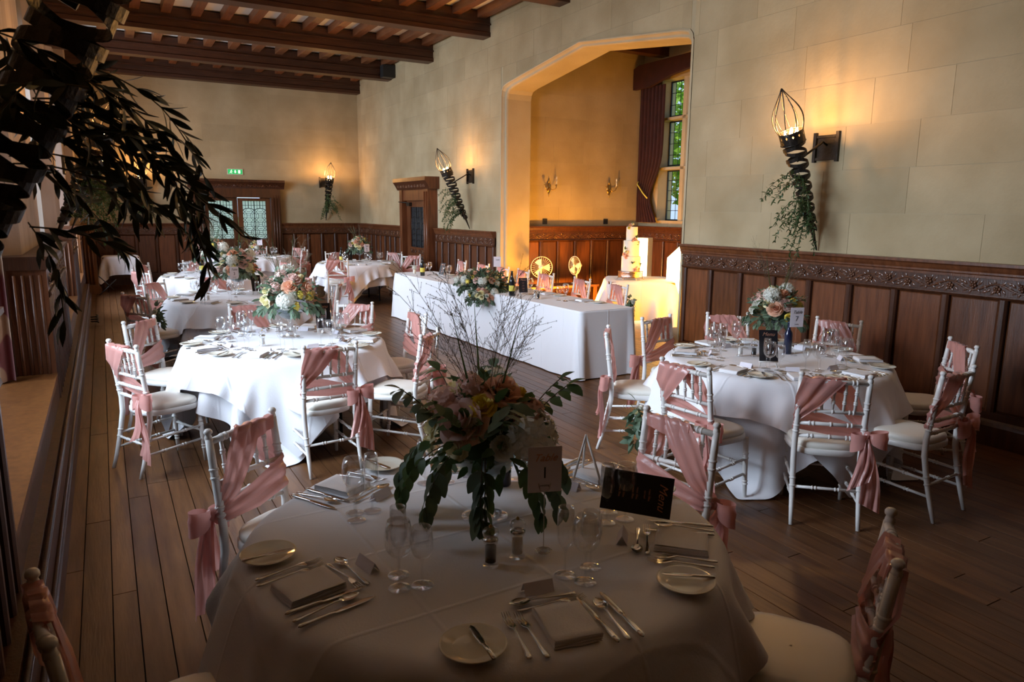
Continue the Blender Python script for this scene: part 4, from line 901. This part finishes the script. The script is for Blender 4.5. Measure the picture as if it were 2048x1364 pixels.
for zi, z in enumerate(zs):
    row = []
    for i, (x, y) in enumerate(path):
        t = (.762-z)/.75; px, py_ = path[i-1]; qx, qy = path[(i+1) % n]; tx, ty = qx-px, qy-py_; L = math.hypot(tx, ty); nx, ny = ty/L, -tx/L
        if nx*x+ny*y < 0: nx, ny = -nx, -ny
        cr = 0
        for c0 in creases:
            dd = (y+(.35*(z-.4))) - c0; cr += .016*math.exp(-(dd/.035)**2)*math.sin(PI*min(1, t*1.1))*(1 if x < 0 else 0)
        o = t*.03+.010*t*math.sin(y*7+x*9+zi*.2)+.006*t*math.sin(y*17+1)+cr
        sc_ = .0 if zi else -.012
        cn = abs(x) > a-.02 and abs(y) > b-.02; k_ = .05*t if (abs(x) > a-rc-.001 and abs(y) > b-rc-.001) else 0
        row.append((x+nx*(o+sc_+k_), y+ny*(o+sc_+k_), z))
    rows.append(row)
m.grid(rows, True, True); m.f.append(tuple(range(n))); m.sm.append(False); m.mi.append(0)
o = obj('tablecloth', m, LINEN, None, (4.72, 9.0, 0), (0, 0, HA)); tag(o, 'white cloth falling straight to the floor around the long head table', 'tablecloth')
def HT(u, v): c, s = math.cos(HA), math.sin(HA); return (4.72+u*c-v*s, 9.0+u*s+v*c)
HN = ['nearest', 'second nearest', 'third nearest', 'fourth nearest', 'fourth farthest', 'third farthest', 'second farthest', 'farthest']
for i, my in enumerate((7.30, 8.12, 9.05, 9.72, 10.38, 11.1, 11.95)):
    chair(5.70, my, 180+(i % 3-1)*3, (-1, -2, -1, -1, -2, -1, -1)[i], 'white chiavari chair with pink sash, %s on the arch side of the head table' % (['nearest', 'second nearest', 'third nearest', 'middle', 'third farthest', 'second farthest', 'farthest'][i]), 'chairs along the head table')
chair(5.45, 13.85, 240, 1, 'white chiavari chair with pink sash standing before the carved side door', 'chairs along the head table')
for i, v in enumerate((-1.95, -1.15, -.35, .45, 1.25, 2.0)):
    T = 'the head table'; sd = ['nearest', 'second nearest', 'third nearest', 'third farthest', 'second farthest', 'farthest'][i]
    for me, nm, wd, ct, u, dv in ((PLATE, 'side_plate', 'cream china side plate', 'plate', .24, -.24), (NAPM, 'folded_napkin', 'white folded napkin', 'napkin', .22, 0), (kn, 'knife', 'steel knife', 'knife', .21, .11), (fk, 'fork', 'steel fork', 'fork', .21, -.12), (spn, 'spoon', 'steel dessert spoon', 'spoon', .07, 0)):
        x, y = HT(u, v+dv); put(me, nm, '%s at the %s place of the head table' % (wd, sd), ct, x, y, ZT, HA+PI/2+(PI/2 if nm == 'spoon' else 0), wd.split(' ', 1)[1]+'s on the head table')
    for g, u, dv, wd in ((G_BIG, .03, .12, 'large wine glass'), (G_SML, -.02, .19, 'small wine glass'), (G_FLU, .0, .07, 'tall champagne flute')):
        x, y = HT(u, v+dv); dup(g, '%s at the %s place of the head table' % (wd, sd), (x, y, ZT), 0, 'glasses on the head table')
bottle(4.50, 10.95, 'dark wine bottle with yellow label at the far end of the head table'); bottle(4.46, 7.9, 'dark wine bottle with yellow label near the garland of the head table')
mill(4.56, 7.42, True, 'the head table'); mill(4.56, 7.50, False, 'the head table')
menu_easel(4.60, 7.86, -.35, 'the head table by a bottle', .95); menu_easel(4.70, 10.6, -1.2, 'the far half of the head table', .95)
number_stand(5.0, 9.3, '', 'the head table', .25)
arrangement((4.40, 8.55, ZT+.06), 'long low garland of roses and greenery trailing over the front of the head table', 77, 1.45, HA+PI/2, flat=1.15, tall=False, zf=.7, n_leaf=600, fs=.85)
# trailing part over the edge
for gx, gy, gs, lb, sd in ((4.27, 8.35, 1.0, 'greenery hanging down the front of the head table cloth below the garland', 78), (4.45, 9.15, .9, 'smaller cluster of greenery and blooms at the far end of the garland', 79)):
    arrangement((gx, gy, ZT-.08 if gs > .95 else ZT+.07), lb, sd, gs, 0, tall=False, zf=.7, n_leaf=300)
def posy(x, y, z, label, seed, s=1):
    rs = random.Random(seed); t = thing('posy', label, 'flowers', (x, y, z), 0, 'small posies'); f = MB(); f.ell((0, 0, 0), (.03*s, .03*s, .05*s), 6, 5)
    for _ in range(60): d = Vector((rs.gauss(0, 1), rs.gauss(0, 1), rs.gauss(0, 1.2))).normalized(); add_leaf(f, d*.03*s+Vector((0, 0, rs.uniform(-.1, .1)*s)), d, .06*s, .017*s, rs.uniform(-1, 1))
    obj('foliage', f, EUCA, t, kind='stuff')
    for k in range(3): d = Vector((rs.gauss(0, 1), rs.gauss(0, 1), rs.gauss(.3, .6))).normalized(); o = obj('small_rose', (ROSES[4], ROSES[2], ROSES[4])[k], None, t); o.matrix_local = Matrix.Translation(d*.06*s+Vector((0, 0, .04*(k-1)))) @ d.to_track_quat('Z', 'Y').to_matrix().to_4x4()
posy(.44, 8.52, .66, 'white rose posy tied to the chair at the near left side of table three', 1, 1.1); posy(5.72, 7.08, .66, 'white rose posy tied to the nearest head table chair', 2, 1.0)
posy(2.86, 3.42, .50, 'eucalyptus posy hanging on the near left chair of table seven', 3, 1.25); posy(5.65, 14.8, .7, 'greenery posy on the far right chair of the corner table', 4, .9)
t = thing('flower_pot', 'tiny white vase of white flowers at the far end of the head table', 'vase', (4.52, 11.35, ZT)); obj('pot', MB().lathe([(0, 0), (.022, 0), (.028, .07), (.024, .07), (.0, .06)], 14), CHINA, t); o = obj('blossom', cluster_mesh(.045, IVORY, 5, 'blossom', 30), None, t, (0, 0, .10))
# ------------------------------------------------------------------ centrepieces
for k, x, y, s, rz, seed, nm in ((1, 1.10, 2.13, 1.04, 0, 101, ''), (2, 1.31, 6.13, 1.12, 1, 102, ''), (3, 1.42, 9.5, 1.15, 2, 103, ''), (4, 1.52, 12.6, 1.2, 3, 104, ''), (5, 2.98, 17.0, .72, 4, 105, ''), (6, 4.52, 14.35, 1.05, 5, 106, ''), (7, 4.64, 3.92, 1.0, 6, 110, '')):
    T = TB[k][2]; footed_vase((x, y, ZT), 'footed glass bowl vase in the middle of '+T, s if k != 5 else .9)
    arrangement((x, y, ZT+.245*s), 'roses, hydrangea and trailing eucalyptus in the bowl on '+T, seed, s*1.08, rz, big=(k == 1), tall=True, grassn=26 if k == 1 else 10, zf=1.15, n_leaf=300, fs=1.4 if k == 1 else 1.12)
number_stand(1.14, 1.80, '1', TB[1][2], .20, .25); number_stand(1.37, 6.02, '2', TB[2][2]); number_stand(1.34, 9.2, '3', TB[3][2], tilt=.4); number_stand(1.45, 12.3, '4', TB[4][2]); number_stand(3.02, 16.8, '5', TB[5][2], .25); number_stand(4.6, 14.1, '6', TB[6][2], .22, .5); number_stand(4.50, 3.60, '7', TB[7][2], .22, .55)
menu_easel(1.56, 1.86, -.62, TB[1][2], 1.2, .3, True)
t = thing('small_easel', 'empty white miniature easel standing by the menu of the foreground table', 'easel', (1.60, 2.22, ZT), -.5)
obj('frame', MB().tube([(-.06, -.04, 0), (0, .03, .19)], .005, 6).tube([(.06, -.04, 0), (0, .03, .19)], .005, 6).tube([(0, .12, 0), (0, .03, .185)], .005, 6), WHITE, t); menu_easel(1.61, 6.19, -.1, TB[2][2], 1.1); menu_easel(1.62, 9.4, .1, TB[3][2]); menu_easel(4.30, 14.35, -.1, TB[6][2], 1.1); menu_easel(4.00, 3.42, -.6, TB[7][2], 1.1)
mill(.95, 1.80, True, TB[1][2]); mill(1.05, 1.81, False, TB[1][2]); mill(4.20, 3.72, True, TB[7][2]); mill(4.12, 3.78, False, TB[7][2]); mill(1.02, 5.78, False, TB[2][2]); mill(3.1, 16.5, True, TB[5][2]); mill(1.0, 8.95, False, TB[3][2])
bottle(1.30, 2.36, 'dark blue bottle half hidden behind the foreground flowers', False, True, .85); bottle(4.52, 3.68, 'dark blue bottle beside the number card of table seven', False, True, .8)
bottle(1.36, 12.75, 'dark wine bottle with bright yellow label on table four'); bottle(4.10, 14.2, 'dark wine bottle with yellow label on the corner table'); bottle(2.62, 16.9, 'dark wine bottle on the far table before the double doors', False)
# ------------------------------------------------------------------ iron torch sconces (local: +X out of the wall, tip at the origin)
def torch(name_label, loc, rz, seed, foliage=True, leafscale=1, lamp=9, big=False):
    rs = random.Random(seed); t = thing('torch_sconce', name_label, 'wall light', loc, rz, 'wrought iron torch sconces')
    T0 = Vector((.03, 0, .0)); RIM = Vector((.53, 0, 1.10)); ax = (RIM-T0).normalized(); u = Vector((0, 1, 0)); v = ax.cross(u); L = (RIM-T0).length
    def pt(s, r, a): return T0+ax*s+(u*math.cos(a)+v*math.sin(a))*r
    m = MB(); m.tube([T0, T0+ax*.12, T0+ax*.42], [.006, .014, .040], 10); obj('spike', m, IRON, t)
    rad = lambda s: .020+.088*max(0, (s-.12)/(L-.12))**.62
    m = MB()
    for d, ph in ((1, 0), (-1, .6)):
        rows = []
        for i in range(181):
            f = i/180; s = .22+(L-.32)*f; a = d*2*PI*8.2*f+ph; r = rad(s)+.004*d
            rows.append([pt(s-.017, r, a), pt(s+.017, r, a), pt(s+.017, r-.003, a), pt(s-.017, r-.003, a)])
        m.grid(rows, False, True)
    obj('spiral_band', m, IRON, t)
    m = MB(); n = 12
    for k in range(n):                                    # cup ring pierced by diamonds
        a0, a1, am = 2*PI*k/n, 2*PI*(k+1)/n, 2*PI*(k+.5)/n; s0, s1, sm_ = L-.11, L, L-.035; r = .112; q = .35*(a1-a0)/2
        O = [pt(s0, r, a0), pt(s0, r, a1), pt(s1, r, a1), pt(s1, r, a0)]; Dm = [pt(sm_-.014, r, am), pt(sm_, r, am+q), pt(sm_+.014, r, am), pt(sm_, r, am-q)]
        m.add([O[0], O[1], O[2], O[3]]+Dm, [(0, 1, 4), (1, 5, 4), (1, 2, 5), (2, 6, 5), (2, 3, 6), (3, 7, 6), (3, 0, 7), (0, 4, 7)], False)
    for s in (L-.11, L): m.tube([pt(s, .112, 2*PI*k/20) for k in range(21)], .005, 5, False)
    obj('cup', m, IRON, t)
    obj('lamp_tray', MB().add([pt(L-.06, .10, 2*PI*k/16) for k in range(16)], [tuple(range(16))], False), IRON, t)
    for k in range(9):
        a = 2*PI*k/9+.2; obj('cage_wire', MB().tube([pt(L+.40*f, .112*(1+.35*math.sin(PI*f*1.15))*(1-f**2.2)+.002, a+.35*f) for f in [i/12 for i in range(13)]], .0045, 6), BRASS if 0 else IRON, t)
    for k in range(4):
        a = 2*PI*k/4+.6; c = pt(L-.01, .05, a); b = obj('flame_bulb', MB().ell(c, (.014, .014, .034), 8, 6), BULB, t)
        ld = bpy.data.lights.new('flame_lamp', 'POINT'); ld.energy = lamp/4; ld.color = (1, .50, .16); ld.shadow_soft_size = .012
        lo = bpy.data.objects.new('flame_lamp', ld); COL.objects.link(lo); lo.parent = t; lo.location = c+Vector((0, 0, .04))+ax*.02
    arm = T0+ax*.92; m = MB().tube([(.0, 0, 1.0), (.07, 0, 1.03), (arm.x, arm.y, arm.z)], .011, 6); obj('arm', m, IRON, t)
    m = MB().box((0, -.10, .88), (.012, .10, 1.08)); 
    for sg in (-1, 1): m.box((0, sg*.125-.016, .845), (.035, sg*.125+.016, 1.125)); m.box((0, -.12, .98+sg*.105-.012), (.03, .12, .98+sg*.105+.012))
    obj('wall_plate', m, IRON, t)
    if foliage:
        f = MB(); st = MB(); n = 24
        for k in range(n):
            s = rs.uniform(.30, .80); p = T0+ax*s; v3 = Vector((rs.uniform(.4, 1), rs.uniform(-.8, .8), rs.uniform(-.1, .6))).normalized(); pts = [p.copy()]; ln = rs.randint(6, 13)
            for i in range(ln):
                v3 = (v3+Vector((0, 0, -.17))).normalized(); p = p+v3*.042; pts.append(p.copy())
                for q in range(5):
                    d = (v3*.5+Vector((rs.gauss(0, 1), rs.gauss(0, 1), rs.gauss(0, 1))).normalized()).normalized(); add_leaf(f, p+Vector((rs.gauss(0, .006),)*3), d, rs.uniform(.03, .05), .006, rs.uniform(-1, 1))
            st.tube(pts, .0018, 4, False)
        for _ in range(120): s = rs.uniform(.22, .75); add_leaf(f, pt(s, rs.uniform(.02, .06), rs.uniform(0, 6.3)), Vector((rs.gauss(0, 1), rs.gauss(0, 1), rs.gauss(-.3, 1))).normalized(), .045, .007, 0)
        obj('foliage', f, GREEN, t, kind='stuff'); obj('stems', st, STEM, t, kind='stuff')
    return t
torch('large wrought iron torch with glowing bulbs on the right wall beside table seven', (WX, 4.73, 1.47), PI, 1, lamp=55)
torch('wrought iron torch with greenery between the side door and the arch', (WX, 12.5, 1.47), PI, 2, lamp=50)
torch('wrought iron torch on the end wall, right of the exit sign', (5.20, YF, 1.52), -PI/2, 3, lamp=50)
torch('wrought iron torch on the end wall, left of the double doors', (.85, YF, 1.45), -PI/2, 4, lamp=50)
torch('wrought iron torch on the second left pier, seen through leaves', (XL-.06, 8.2, 1.46), 0, 5, lamp=40)
torch('wrought iron torch on the third left pier, its cage just showing', (XL-.06, 13.1, 1.46), 0, 6, lamp=40)
nt_ = torch('huge dark torch close to the camera in the top left corner', (XL-.02, 2.1, 1.46), 0, 7, foliage=False, lamp=4)
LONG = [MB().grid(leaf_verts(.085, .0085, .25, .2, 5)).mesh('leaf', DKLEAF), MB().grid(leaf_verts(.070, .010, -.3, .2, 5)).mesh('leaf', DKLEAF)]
br = thing('foliage_garland', 'dark willowy branches hanging off the torch in the top left corner', 'foliage', (XL-.02, 2.1, 1.46))
rs = random.Random(21); cnt = 0; st = MB(); lm = MB()
def branch(p, v, ln, g, step=.042, single=True):
    global cnt
    p = Vector(p); v = Vector(v).normalized(); pts = [p.copy()]
    for i in range(ln):
        v = (v+Vector((rs.gauss(0, .06), rs.gauss(0, .06), g*.8))).normalized(); p = p+v*step; pts.append(p.copy())
        for q in range(3):
            sd = v.cross(Vector((rs.gauss(0, 1), rs.gauss(0, 1), rs.gauss(0, 1)))).normalized(); d = (v*.8+sd*.75+Vector((0, 0, -.35))).normalized(); ro = rs.uniform(-1.5, 1.5)
            if single and cnt < 290:
                o = obj('leaf', LONG[(i+q) % 2], None, br); o.matrix_local = Matrix.Translation(p) @ aim(d, ro) @ Matrix.Scale(rs.uniform(.65, 1.1), 4); cnt += 1
            else: add_leaf(lm, p, d, rs.uniform(.06, .09), .009, ro)
    st.tube(pts, .0022, 4, False)
for a in ((.30, .0, .62, 1, .25, .25, 15, -.16), (.30, .05, .70, 1, .5, .15, 15, -.15), (.35, .0, .55, 1, .1, -.1, 12, -.10), (.32, .1, .5, .8, .8, 0, 12, -.12), (.30, .05, .62, 1, .0, .1, 15, -.20), (.36, .1, .72, .8, .6, .2, 14, -.14), (.3, .15, .45, .5, .8, -.2, 9, -.1)):
    branch(a[:3], a[3:6], a[6], a[7])
for _ in range(20): branch((rs.uniform(.12, .42), rs.uniform(-.15, .15), rs.uniform(.30, .78)), (rs.uniform(-.6, .9), rs.uniform(-.4, .9), rs.uniform(-.5, .4)), rs.randint(4, 9), -.12, single=False)
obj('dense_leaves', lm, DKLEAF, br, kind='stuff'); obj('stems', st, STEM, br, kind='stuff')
# ------------------------------------------------------------------ end of the hall and bay fittings
s = thing('exit_sign', 'small green running man exit sign above the double doors', 'sign', (2.98, YF-.03, 2.71)); obj('case', MB().box((-.185, 0, -.07), (.185, .025, .07)), PLASTIC, s); f = obj('green_panel', MB().box((-.17, -.003, -.058), (.17, 0, .058)), SIGNG, s)
obj('running_man', MB().ell((-.085, -.006, .035), (.012, .003, .012), 8, 4).tube([(-.09, -.006, .02), (-.10, -.006, -.01), (-.075, -.006, -.04)], .008, 5).tube([(-.10, -.006, -.01), (-.13, -.006, -.035)], .007, 5).tube([(-.12, -.006, .01), (-.09, -.006, .015), (-.06, -.006, .0)], .005, 5), SIGNW, f)
obj('arrow', MB().prism([(-.012, .04), (.012, .04), (.012, .0), (.03, .0), (0, -.04), (-.03, .0), (-.012, .0)], 1, -.006, -.003), SIGNW, f); obj('door_symbol', MB().box((.07, -.006, -.04), (.12, -.003, .04)), SIGNW, f)
CS = drape(.66, N=34, seed=3, box=(.38, .33), steps=130)
t = thing('side_table', 'small square table with white cloth in the far left corner', 'table', (.29, 18.3, 0)); obj('tabletop', MB().box((-.355, -.305, .70), (.355, .305, .735)), OAKD, t)
for a_, b_ in ((-.33, -.28), (.33, -.28), (-.33, .28), (.33, .28)): obj('leg', MB().box((a_-.02, b_-.02, 0), (a_+.02, b_+.02, .70)), OAKD, t)
cloth_obj('tablecloth', CS, LINEN, 'white cloth with hanging corners on the small table in the far left corner', (.29, 18.3, 0), .0)
t = thing('folding_stand', 'folded black tripod legs leaning out behind the left pier', 'stand', (-.12, 17.0, 0)); obj('legs', MB().tube([(-.03, 0, .42), (.22, .1, .12)], .011, 6).tube([(.28, .15, .33), (-.05, .05, .02)], .010, 6), BLACKP, t)
t = thing('cable_coil', 'small dark coil of cable on the floor against the left plinth', 'cable', (-.225, 12.9, .0)); obj('coil', MB().tube([(.05*math.cos(k*.6), .06*math.sin(k*.6), .035+.0035*k) for k in range(34)], .009, 6), BLACKP, t)
s = thing('ceiling_detector', 'small cream detector box under the ceiling between joists', 'detector', (2.9, 15.6, 5.16)); obj('body', MB().box((-.1, -.1, -.06), (.1, .1, .06)), PLASTIC, s)
s = thing('loudspeaker', 'small black loudspeaker fixed beside the end of a ceiling beam', 'speaker', (5.98, 16.52, 4.93)); obj('cabinet', MB().box((-.13, -.11, -.13), (.15, .10, .14)), BLACKP, s); obj('bracket', MB().box((.12, -.03, -.03), (.17, .03, .03)), IRON, s)
# bay: cake table, cake, letters, fans, sconces
CK = drape(1.02, N=40, seed=6, box=(.55, .50), steps=130)
CX, CYY, CR = 7.55, 9.17, R(-33)
t = thing('cake_table', 'square table under a white cloth carrying the wedding cake', 'table', (CX, CYY, 0), CR); obj('tabletop', MB().box((-.52, -.47, .71), (.52, .47, .735)), OAKO, t)
for a_, b_ in ((-.5, -.45), (.5, -.45), (-.5, .45), (.5, .45)): obj('leg', MB().tube([(a_, b_, 0), (a_, b_, .72)], .018, 8), BLACKP, t)
cloth_obj('tablecloth', CK, LINEN, 'white cloth glowing gold on the cake table in the bay', (CX, CYY, 0), CR)
kx, ky = 7.28, 9.05
t = thing('cake_stand', 'round embossed silver cake stand with small feet', 'stand', (kx, ky, ZT)); obj('drum', MB().lathe([(0, .03), (.19, .03), (.20, .035), (.195, .055), (.195, .11), (.20, .125), (.195, .135), (0, .135)], 40), SILVER, t)
for k in range(6): a = k*PI/3+.3; obj('foot', MB().tube([(.18*math.cos(a), .18*math.sin(a), .035), (.215*math.cos(a), .215*math.sin(a), .003)], [.012, .006], 6), SILVER, t)
t = thing('wedding_cake', 'three tier cream wedding cake decorated with fresh flowers', 'cake', (kx, ky, ZT+.135)); z = 0
for r, h in ((.150, .235), (.125, .245), (.088, .215)):
    obj('tier', MB().lathe([(0, z), (r, z), (r+.001, z+.004), (r+.001, z+h-.008), (r-.006, z+h), (0, z+h)], 40), CAKE, t); z += h
def cf(me, x, y, z, s=.7): d = Vector((x, y, .05)).normalized(); o = obj(me.name.split('.')[0], me, None, t); o.matrix_local = Matrix.Translation((x, y, z)) @ d.to_track_quat('Z', 'Y').to_matrix().to_4x4() @ Matrix.Scale(s, 4)
for me, x, y, z_, s_ in ((ROSES[1], -.07, -.11, .06, .9), (ROSES[4], 0, -.15, .07, 1.3), (ROSES[0], .05, -.14, .04, .8), (ROSES[1], -.03, -.16, .03, .8), (ROSES[3], .09, -.12, .09, 1), (ROSES[1], -.16, -.02, .27, .8), (ROSES[0], -.14, -.05, .23, .8), (ROSES[2], -.15, -.06, .31, .9), (ROSES[1], -.02, -.10, .50, .8), (MUM, -.06, -.10, .48, .7), (ROSES[4], .03, -.11, .48, .8), (ROSES[0], -.06, -.02, .72, .8), (ROSES[3], -.09, -.03, .68, 1), (ROSES[2], -.03, -.05, .74, .8)): cf(me, x, y, z_, s_)
lf = MB(); rs = random.Random(4)
for x, y, z_ in ((-.02, -.02, .72), (-.15, -.03, .34), (.08, -.14, .1), (-.08, -.14, .12), (0, -.12, .52), (.05, -.10, .42)):
    for k in range(6): add_leaf(lf, Vector((x, y, z_)), Vector((rs.gauss(0, .4), rs.gauss(-.3, .4), rs.gauss(.8, .4))).normalized(), .06, .012, 0)
obj('leaves', lf, GREEN, t, kind='stuff')
def letter(label, loc, rz, polys, H, dep=.22, glow=None):
    t = thing('light_up_letter', label, 'letter', loc, rz, 'waist high light-up letters'); m = MB()
    for p in polys: m.prism(p, 1, 0, dep)
    obj('shell', m, LETTER, t)
    g = MB()
    for p in polys:
        cx_ = sum(q[0] for q in p)/len(p); cz_ = sum(q[1] for q in p)/len(p); g.prism([(cx_+(q[0]-cx_)*.97, cz_+(q[1]-cz_)*.97) for q in p], 1, -.012, -.001)
    obj('lit_face', g, LGLOW, t); return t
def ring(w_, h, c, th):
    O = [(-w_/2, c), (-w_/2, h-c), (-w_/2+c, h), (w_/2-c, h), (w_/2, h-c), (w_/2, c), (w_/2-c, 0), (-w_/2+c, 0)]; s1, s2 = (w_-2*th)/w_, (h-2*th)/h
    I = [(x*s1, h/2+(z-h/2)*s2) for x, z in O]; return [[O[i], O[(i+1) % 8], I[(i+1) % 8], I[i]] for i in range(8)]
letter('white light-up letter O glowing beside the pier, right of the cake table', (8.10, 8.55, 0), R(-52), ring(.78, 1.32, .22, .22), 1.32)
letter('white light-up upright letter glowing just behind the cake', (8.14, 9.85, 0), R(-62), [[(-.10, 0), (.12, 0), (.12, 1.38), (-.10, 1.38)], [(.12, 0), (.5, 0), (.5, .22), (.12, .22)]], 1.38, .22)
for loc, e in (((7.7, 8.1, .75), 75), ((6.95, 10.05, .22), 430), ((7.4, 8.0, 1.3), 55)):  # two lamps for the letters, plus an added unseen floor uplight brightening the jamb
    ld = bpy.data.lights.new('bay_warm_lamp', 'POINT'); ld.energy = e; ld.color = (1, .43, .03); ld.shadow_soft_size = .15; lo = bpy.data.objects.new('bay_warm_lamp', ld); COL.objects.link(lo); lo.location = loc
def sconce2(x, label):
    t = thing('brass_wall_light', label, 'wall light', (x, BY-.004, 2.25)); m = MB().ell((0, -.02, 0), (.05, .022, .10), 10, 8); m.tube([(0, -.02, .08), (0, -.03, .17)], [.018, .004], 6).tube([(0, -.02, -.08), (0, -.03, -.17)], [.018, .004], 6); obj('back_plate', m, BRASS, t)
    for sg in (-1, 1):
        obj('arm', MB().tube([(0, -.04, 0), (.05*sg, -.07, -.05), (.11*sg, -.10, -.02), (.12*sg, -.10, .04)], .008, 6).lathe([(.005, 0), (.03, .01), (.01, .02)], 10, (.12*sg, -.10, .03)), BRASS, t)
        if sg > 0: obj('candle', MB().tube([(.12*sg, -.10, .05), (.12*sg, -.10, .14)], .012, 8), PLASTIC, t); obj('bulb', MB().ell((.12*sg, -.10, .17), (.014, .014, .032), 8, 6), PLASTIC, t)
sconce2(7.24, 'left of the two brass candle wall lights in the bay'); sconce2(8.62, 'right of the two brass candle wall lights in the bay')
for x, lb in ((7.18, 'left'), (8.58, 'right')):
    s = thing('wall_socket', 'dark square wall socket above the panelling, %s of the two in the bay' % lb, 'socket', (x, BY-.012, 1.63)); obj('plate', MB().box((-.05, 0, -.05), (.05, .010, .05)), BLACKP, s); obj('switch', MB().box((-.012, -.006, -.015), (.012, 0, .015)), IRON, s)
t = thing('low_table', 'low wooden table holding the two fans behind the head table', 'table', (7.1, 10.9, 0)); obj('tabletop', MB().box((-.75, -.25, .47), (.75, .25, .51)), OAKO, t)
for a_, b_ in ((-.7, -.2), (.7, -.2), (-.7, .2), (.7, .2)): obj('leg', MB().box((a_-.025, b_-.025, 0), (a_+.025, b_+.025, .47)), OAKO, t)
def fan(x, y, rz, label, r=.17):
    t = thing('desk_fan', label, 'fan', (x, y, .51), rz); obj('base', MB().lathe([(0, 0), (.09, 0), (.095, .012), (.05, .03), (.018, .04), (.015, .18)], 20), PLASTIC, t)
    m = MB(); cz = .33
    for k in range(28): a = 2*PI*k/28; m.tube([(.03*math.cos(a), -.09, cz+.03*math.sin(a)), (r*.7*math.cos(a), -.085, cz+r*.7*math.sin(a)), (r*math.cos(a), -.05, cz+r*math.sin(a)), (r*.6*math.cos(a), -.01, cz+r*.6*math.sin(a))], .0018, 3, False)
    m.tube([(r*math.cos(2*PI*k/24), -.05, cz+r*math.sin(2*PI*k/24)) for k in range(25)], .006, 5, False); obj('grille', m, PLASTIC, t)
    obj('motor', MB().ell((0, .05, cz), (.045, .07, .045), 10, 8).tube([(0, .02, .18), (0, .04, cz-.03)], .016, 8), PLASTIC, t)
    for k in range(3):
        a = 2*PI*k/3; m = MB().grid([[(rr*math.cos(a+s*.45)*1.0, -.055+s*.012, cz+rr*math.sin(a+s*.45)) for s in (-1, 0, 1)] for rr in (.025, .08, .13, .15)]); obj('blade', m, PLASTIC, t)
    obj('hub', MB().ell((0, -.07, cz), (.03, .02, .03), 10, 6), PLASTIC, t)
fan(6.72, 10.85, R(-25), 'white desk fan half hidden by the left jamb of the arch', .19); fan(7.55, 10.95, R(-85), 'white desk fan turned sideways on the low table', .17)
# curtain, pelmet and tieback at the bay window; damask curtain in the left recess
def curtain(pts_top, z0, z1, tie, amp, folds, m, name, parent, x_of, pinch=.45):
    P = []; n = 64; nz = 18
    for i in range(nz+1):
        z = z1+(z0-z1)*i/nz; k = 1-pinch*math.exp(-((z-tie)/.45)**2); row = []
        for j in range(n+1):
            s = j/n; w_ = s*k; row.append(x_of(w_, amp*(.6+.4*k)*math.sin(s*folds*2*PI), z))
        P.append(row)
    return obj(name, MB().grid(P), m, parent)
t = thing('curtain', 'dark red curtain tied back at the left of the bay window', 'curtain', (BX, 11.42, 0)); curtain(None, 1.62, 4.15, 2.1, .05, 7, VELVET2, 'drape', t, lambda s, d, z: (-.13+d, -.72*s, z))
obj('tieback', MB().tube([(-.04, .02, 2.5), (-.21, -.1, 2.35), (-.21, -.28, 2.18), (-.2, -.40, 2.08)], .013, 6), LABELY, t)
t = thing('pelmet', 'dark red shaped fabric pelmet above the bay window', 'pelmet', (BX, 0, 0)); obj('valance', MB().prism([(11.45, 4.12), (11.45, 4.50), (11.3, 4.55), (7.2, 4.55), (7.2, 4.2), (7.8, 4.25), (9.2, 4.38), (10.4, 4.25), (11.0, 4.12)], 0, -.30, -.22), VELVET2, t)
t = thing('stone_column', 'carved stone half column with capital between the pier and the bay window', 'column', (9.05, 9.55, 0)); obj('shaft', MB().lathe([(0, 1.55), (.13, 1.55), (.13, 1.6), (.10, 1.65), (.10, 2.35), (.11, 2.38)], 8), STONE2, t); obj('capital', MB().lathe([(.10, 2.36), (.12, 2.42), (.17, 2.52), (.19, 2.55), (.19, 2.62), (0, 2.62)], 8), STONE2, t); obj('pedestal', MB().box((-.15, -.15, 0), (.15, .15, 1.55)), OAKD, t)
t = thing('curtain', 'red and gold damask curtain hanging in the nearest left window recess', 'curtain', (-.75, 6.38, 0)); curtain(None, .55, 4.2, 1.5, .045, 5, VELVET, 'drape', t, lambda s, d, z: (-.60*s+.10, -.06+d, z), .3)

# ------------------------------------------------------------------ tidy the patterns the copies came from
for r0 in list(CH.values())+[G_BIG, G_SML, G_FLU]:
    for o in [r0]+list(r0.children_recursive): bpy.data.objects.remove(o, do_unlink=True)
